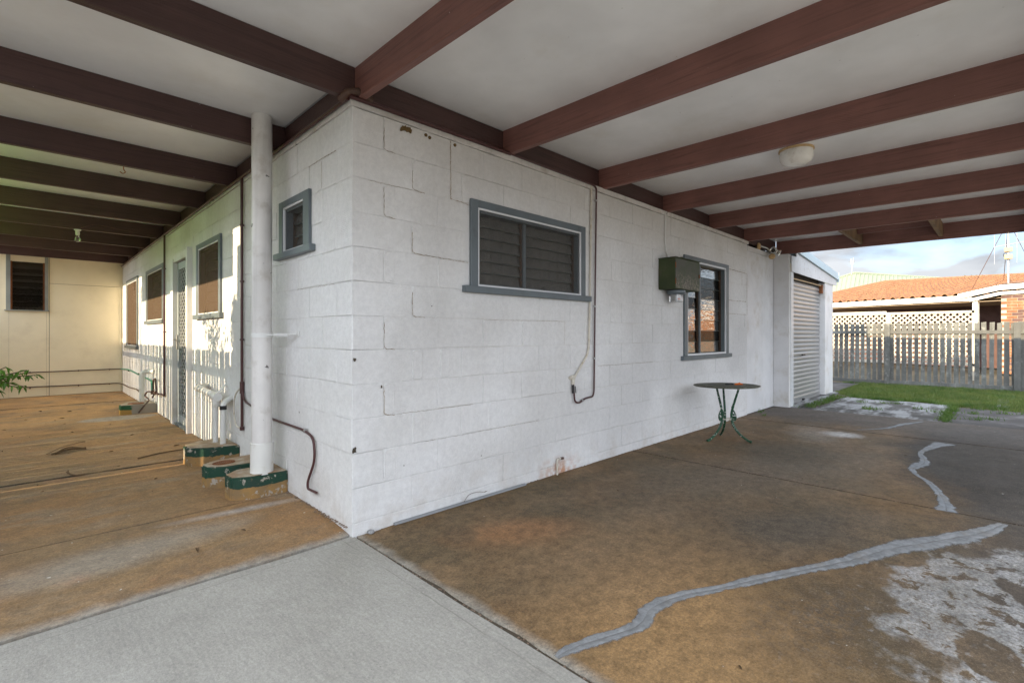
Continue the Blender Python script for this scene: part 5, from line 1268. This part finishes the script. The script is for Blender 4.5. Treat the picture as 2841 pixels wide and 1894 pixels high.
def leafmesh(name, v, mat, parent):
    n = len(v) // 4; me = bpy.data.meshes.new(name); me.vertices.add(n * 4); me.vertices.foreach_set('co', v.ravel()); me.loops.add(n * 4); me.loops.foreach_set('vertex_index', np.arange(n * 4)); me.polygons.add(n); me.polygons.foreach_set('loop_start', np.arange(n) * 4); me.polygons.foreach_set('loop_total', np.full(n, 4)); me.update(); me.materials.append(mat)
    return link(name, me, parent)
# shrub that throws the leafy shade beside the patio
sh = thing('shrub', 'leafy green shrub between the patio edge and side fence', 'plant', (-2.15, 2.6, 0))
leafmesh('crown', leafcloud(5200, (0, -.45, 1.35), (.20, .50, .95), .05, 3), M['leaf'], sh)
leafmesh('foliage', leafcloud(330, (0, .38, 1.85), (.15, .48, .50), .045, 5), M['leaf'], sh)
part('trunk', MB().tube([(0, 0, -.02), (.02, -.05, .8), (0, -.15, 1.5)], [.03, .022, .012], 8), M['bark'], sh, True)
# leafy branch that enters at the left edge
br = thing('shrub', 'low shrub with a leafy branch reaching in at the left frame edge', 'plant', (-2.05, 4.5, 0))
bc = Vector((-1.36, 4.42, .74)) - Vector((-2.05, 4.5, 0))
mb = MB(); stems = []
for e in [(-1.33, 4.42, .80), (-1.27, 4.50, .74), (-1.36, 4.36, .64), (-1.48, 4.35, .84), (-1.55, 4.55, .60), (-1.50, 4.2, .70)]:
    e = Vector(e) - Vector((-2.05, 4.5, 0)); P_ = smoothpath([(0, 0, 0), (.12, 0, .4), (e.x * .6, e.y * .5, .70), e], 5); mb.tube(P_, [.010 * (1 - .75 * k / len(P_)) + .001 for k in range(len(P_))], 6); stems.append(P_)
part('stem', mb, M['bark'], br, True)
lm = MB(); 
for sgn in (1, -1):
    lm.face([(0, 0, 0), (.020, sgn * .011, .004), (.042, sgn * .007, -.002), (.062, 0, -.012), (.03, 0, -.003)])
lm = lm.mesh('leaf', M['leaf'], recalc=False); r_ = random.Random(12)
for P_ in stems:
    m_ = len(P_)
    for k in range(m_ - 8, m_):
        for j in range(4):
            o = link('leaf', lm, br); o.location = P_[k] + Vector((r_.uniform(-.012, .012), r_.uniform(-.012, .012), r_.uniform(-.01, .01)))
            o.rotation_euler = (r_.uniform(-.5, .5), r_.uniform(.1, 1.0), r_.uniform(0, 6.28)); o.scale = (r_.uniform(1.0, 1.7),) * 3

# ------------------------------------------------------------------ lattice and neighbour houses beyond the fence
lt = thing('lattice_screen', 'cream diamond lattice screen standing behind the paling fence', 'screen', (15.8, -.3, 0))
x0 = 15.8; ya, yb_ = -2.05, 3.1; za, zb_ = .42, 1.72; pitch = .126
for sgn in (1, -1):
    k = 0; u = ya - (zb_ - za)
    while u < yb_ + (zb_ - za):
        # strip from (u, za) going up at 45 degrees
        pts = [(u, za), (u + sgn * (zb_ - za), zb_)]
        (p0, q0), (p1, q1) = pts
        t0, t1 = 0, 1
        def tt(y): return (y - p0) / (p1 - p0)
        ts = sorted([tt(ya), tt(yb_)]); t0 = max(0, ts[0]); t1 = min(1, ts[1])
        if t1 - t0 > .02:
            A = (x0 + (.006 if sgn > 0 else -.006), p0 + (p1 - p0) * t0, q0 + (q1 - q0) * t0); B = (A[0], p0 + (p1 - p0) * t1, q0 + (q1 - q0) * t1)
            part('slat', MB().bar(A, B, .010, .040, (0, 1, -sgn)) if False else MB().bar(A, B, .033, .008, (1, 0, 0)), M['lattice'], lt)
        u += pitch
mb = MB(); mb.box((x0 - .03, ya - .05, zb_), (x0 + .03, yb_, zb_ + .06)).box((x0 - .03, ya - .05, za - .05), (x0 + .03, yb_, za)).box((x0 - .03, ya - .07, 0), (x0 + .03, ya, zb_ + .06)).box((x0 - .03, -.40, 0), (x0 + .03, -.30, zb_))
part('frame', mb, M['lattice'], lt)
mb = MB(); mb.box((x0 + .02, -.30, zb_ - .01), (x0 + .05, yb_, zb_ + .10)); part('top_board', mb, M['lattice'], lt); rebase(lt)
hs = thing('tiled_house', 'low brick house under orange terracotta tiled roof beyond the fence', 'house', (22, 0, 0))
d = Vector((.338, .941, 0)); nrm = Vector((.941, -.338, 0))
E1 = Vector((19.52, -1.89, 2.36)); rise = 1.28; run = 7.0; vdir = (nrm * run + Vector((0, 0, rise))).normalized(); slen = math.hypot(run, rise)
nn = Vector((0, 0, 1))
tw, tl = .30, .345
mb = MB(); prof = []
nseg = 8
for j in range(nseg + 1):
    u = j / nseg; hgt = .085 * (math.sin(math.pi * min(1, u / .62)) if u < .62 else -.25 * math.sin(math.pi * (u - .62) / .38))
    prof.append((u * tw * 1.03, hgt))
for j in range(nseg):
    (a, ha), (b, hb) = prof[j], prof[j + 1]
    mb.face([(a, 0, ha + .055), (b, 0, hb + .055), (b, tl * 1.12, hb + .006), (a, tl * 1.12, ha + .006)])
    mb.face([(a, 0, ha + .055), (b, 0, hb + .055), (b, 0, hb + .002), (a, 0, ha + .002)])
tiles = [mb.mesh('tile', M['tile'], False, recalc=False)]
far = MB(); cand = []
A1 = E1 + d * 6.5; A0 = E1 - d * 4.2; R1 = Vector((27.66, 1.38, 3.60)); R0 = Vector((28.6, -6.0, 3.60))
def roofpt(u, v): return A0.lerp(A1, u).lerp(R0.lerp(R1, u), v)
ncol = 36; nrow = 22
for c_ in range(ncol):
    for rr2 in range(nrow): cand.append((rr2 * 1.5 + abs(c_ - 17) * .9, c_, rr2))
cand.sort()
mb = MB()
for c_ in range(12): mb.face([roofpt(c_ / 12, 0), roofpt((c_ + 1) / 12, 0), roofpt((c_ + 1) / 12, 1), roofpt(c_ / 12, 1)])
bk_ = [v + Vector((7, 0, -1.25)) for v in (R1, R0)]
mb.face([R0, R1, bk_[0], bk_[1]]); mb.face([A1, R1, bk_[0]])
rf = part('roof', mb, M['tile'], hs)
rr3 = random.Random(5)
for k, (_, c_, q_) in enumerate(cand):
    p = roofpt(c_ / ncol, q_ / nrow); uu = roofpt((c_ + 1) / ncol, q_ / nrow) - p; vv = roofpt(c_ / ncol, (q_ + 1) / nrow) - p
    nn_ = uu.cross(vv).normalized(); nn_ = nn_ if nn_.z > 0 else -nn_
    m = Matrix((uu / tw, vv / tl, nn_)).transposed().to_4x4(); m.translation = p + nn_ * (.012 + rr3.uniform(0, .014))
    if k < 299:
        o = link('tile', tiles[0], rf); o.matrix_basis = m
    else:
        me = tiles[0]; i0 = len(far.v)
        far.v += [tuple(m @ v.co) for v in me.vertices]; far.f += [tuple(i0 + i for i in pl.vertices) for pl in me.polygons]; far.mi += [0] * len(me.polygons)
fm = far.mesh('tiles', M['tile'], False, recalc=False); o = link('tiles', fm, rf); o['kind'] = 'stuff'
mb = MB(); mb.tube([R0 + nn * .05, R1 + nn * .05], .10, 10); mb.tube([R1 + nn * .05, A1 + nn * .05], .09, 10); part('ridge_capping', mb, M['tile'], rf, True)
mb = MB(); mb.bar(E1 - d * .05 - nrm * .04 + Vector((0, 0, -.06)), A1 - nrm * .04 + Vector((0, 0, -.06)), .03, .17); part('fascia', mb, M['board_white'], hs)
def wbox(mb, s0, s1, n0, n1, z0, z1):
    m = Matrix((d, nrm, Vector((0, 0, 1)))).transposed().to_4x4(); m.translation = Vector((E1.x, E1.y, 0)); mb.box((s0, n0, z0), (s1, n1, z1), m); return mb
part('soffit', wbox(MB(), -.9, 8.1, 0, 3.0, 2.17, 2.19), M['soffit'], hs)
part('wall', wbox(MB(), -4.5, 8.0, 3.0, 3.2, 0, 2.6), M['brick_dark'], hs)
part('post', wbox(MB(), -.17, -.05, .0, .12, 0, 2.24), M['board_white'], hs)
# brick wing at the right: recessed mortar wall with single bricks in front
bw_ = part('brick_wall', wbox(MB(), -4.6, -.72, .0, .20, 0, 2.44), M['brick_mortar'], hs)
bmh = {}
mrot = Matrix((d, nrm, Vector((0, 0, 1)))).transposed().to_4x4()
for var, mname in enumerate(['brick', 'brick', 'brick_dark']):
    bmh[var] = MB().box((.005, -.012, .005), (.235, .02, .081), None, .003).mesh('brick', M[mname])
cnt = 0; rest = MB()
for row in range(28):
    zz = row * .086
    for k in range(17):
        s_ = -.72 - .24 - k * .24 + (.12 if row % 2 else 0)
        if s_ + .24 > -.70: continue
        m = mrot.copy(); m.translation = Vector((E1.x, E1.y, 0)) + d * s_ + Vector((0, 0, zz))
        if s_ > -2.2 and cnt < 290:
            o = link('brick', bmh[rr3.choice([0, 0, 1, 2])], bw_); o.matrix_basis = m; cnt += 1
        else:
            rest.box((.005, -.012, .005), (.235, .0, .081), m)
part('bricks', rest, M['brick'], bw_, kind='stuff')
for i in range(2):
    mb = MB(); dz = (0, -.13)[i]; nn0 = (-.12, -.06)[i]; hh_ = (.15, .09)[i]
    pts = [(.25, 2.36), (-.72, 2.56), (-4.4, 2.62)] if i == 0 else [(-.0, 2.36), (-.72, 2.52), (-4.4, 2.58)]
    for a, b in zip(pts, pts[1:]):
        m = Vector((E1.x, E1.y, 0)) + nrm * nn0; mb.bar(m + d * a[0] + Vector((0, 0, a[1] + dz)), m + d * b[0] + Vector((0, 0, b[1] + dz)), .04, hh_)
    part('barge_board', mb, M['board_white'], hs)
part('porch_ceiling', wbox(MB(), -.9, .2, .1, 3.0, 2.26, 2.28), M['soffit'], hs)
mb = MB(); mb.face([Vector((E1.x, E1.y, 0)) + d * s_ + nrm * n_ + Vector((0, 0, z_)) for s_, n_, z_ in [(.2, -.1, 2.45), (-.72, -.1, 2.66), (-.72, 3.5, 3.05), (.2, 3.0, 2.95)]]); mb.face([Vector((E1.x, E1.y, 0)) + d * s_ + nrm * n_ + Vector((0, 0, z_)) for s_, n_, z_ in [(-.72, -.1, 2.66), (-4.6, -.1, 2.72), (-4.6, 3.5, 3.05), (-.72, 3.5, 3.05)]])
part('porch_roof', mb, M['tile'], hs)
rebase(hs)
an = thing('tv_antenna', 'tall television antenna mast with orange boxes on the brick gable', 'antenna', (19.75, -2.75, 2.3))
mx_, my_ = 19.72, -2.72
part('mast', MB().tube([(mx_, my_, 2.2), (mx_, my_, 5.0)], .024, 10), M['antenna'], an, True)
for z in (3.50, 3.72): part('amplifier', MB().box((mx_ - .1, my_ - .09, z - .06), (mx_ - .02, my_ + .09, z + .07), None, .01), M['cream_plastic'], an)
part('crossarm', MB().tube([(mx_, my_ + .32, 3.84), (mx_ + .02, my_ - .75, 3.98)], .011, 8), M['antenna'], an, True)
for k in range(5):
    y = my_ + .30 - k * .24; part('element', MB().tube([(mx_, y, 3.86 - .55 + .1 * (k % 2)), (mx_, y, 4.7)], .006, 6), M['antenna'], an, True)
for e in [(mx_ + .2, my_ + .80, 2.62), (mx_ + .4, my_ - .62, 2.85), (mx_ + 1.2, my_ + .1, 2.9)]: part('stay', MB().tube([(mx_, my_, 4.6), e], .008, 6), M['rust_pipe'], an, True)
part('lead', MB().tube(smoothpath([(mx_ - .04, my_ - .05, 3.68), (mx_ - .1, my_ + .10, 3.60), (mx_ - .06, my_ + .06, 3.46), (mx_ - .03, my_ - .04, 3.40)], 5), .007, 6), M['black'], an, True)
rebase(an)
# pale green steel roof further back
gh = thing('green_roofed_house', 'distant house with pale green corrugated steel hip roof', 'house', (44, 4, 0))
Pp = Vector((40.8, 4.95, 5.60)); Ea = Vector((37.2, 9.6, 3.7)); Eb = Vector((42.2, -1.5, 3.7)); Pr = Vector((46.2, -.6, 5.1))
mb = MB(); nr = 46
for k in range(nr):
    for j, (t0, t1) in enumerate([(0, .5), (.5, .72), (.72, 1)]):
        a = (k + t0) / nr; b = (k + t1) / nr; h0, h1 = ((0, 0), (0, .05), (.05, 0))[j]
        def edge(t):
            lo = Ea.lerp(Eb, t)
            s_ = .42
            hi = Ea.lerp(Pp, t / s_) if t < s_ else Pp.lerp(Pr, (t - s_) / (1 - s_))
            return lo, hi
        la, ha = edge(a); lb_, hb = edge(b); o_ = Vector((-.8, -.4, .6)).normalized()
        mb.face([la + o_ * h0, lb_ + o_ * h1, hb + o_ * h1, ha + o_ * h0])
part('roof', mb, M['green_roof'], gh)
mb = MB(); mb.box((38.5, 0, 0), (47, 9, 3.7)); part('wall', mb, M['cream'], gh)
mb = MB(); mb.tube([Ea, Pp, Pr], .08, 8); part('ridge_capping', mb, M['green_roof'], gh, True); rebase(gh)
an2 = thing('tv_antenna', 'small distant antenna on the green roof ridge', 'antenna', (40.61, 5.09, 5.5))
part('mast', MB().tube([(40.61, 5.09, 5.4), (40.63, 5.05, 6.45)], .02, 6), M['antenna'], an2, True)
part('boom', MB().tube([(40.4, 5.2, 6.35), (40.85, 4.9, 6.42)], .02, 6).tube([(40.5, 5.1, 6.2), (40.55, 5.1, 6.6)], .015, 6).tube([(40.7, 5.0, 6.2), (40.75, 5.0, 6.65)], .015, 6), M['antenna'], an2, True); rebase(an2)
tr = thing('tree', 'rounded dark green tree top just above the orange roof ridge', 'tree', (53, -.3, 0))
leafmesh('crown', leafcloud(5000, (0, 0, 4.4), (2.6, 2.6, 1.9), .17, 9), M['bush'], tr)
part('trunk', MB().tube([(0, 0, 0), (.1, 0, 2), (0, .1, 4.2)], [.3, .22, .1], 10), M['bark'], tr, True)
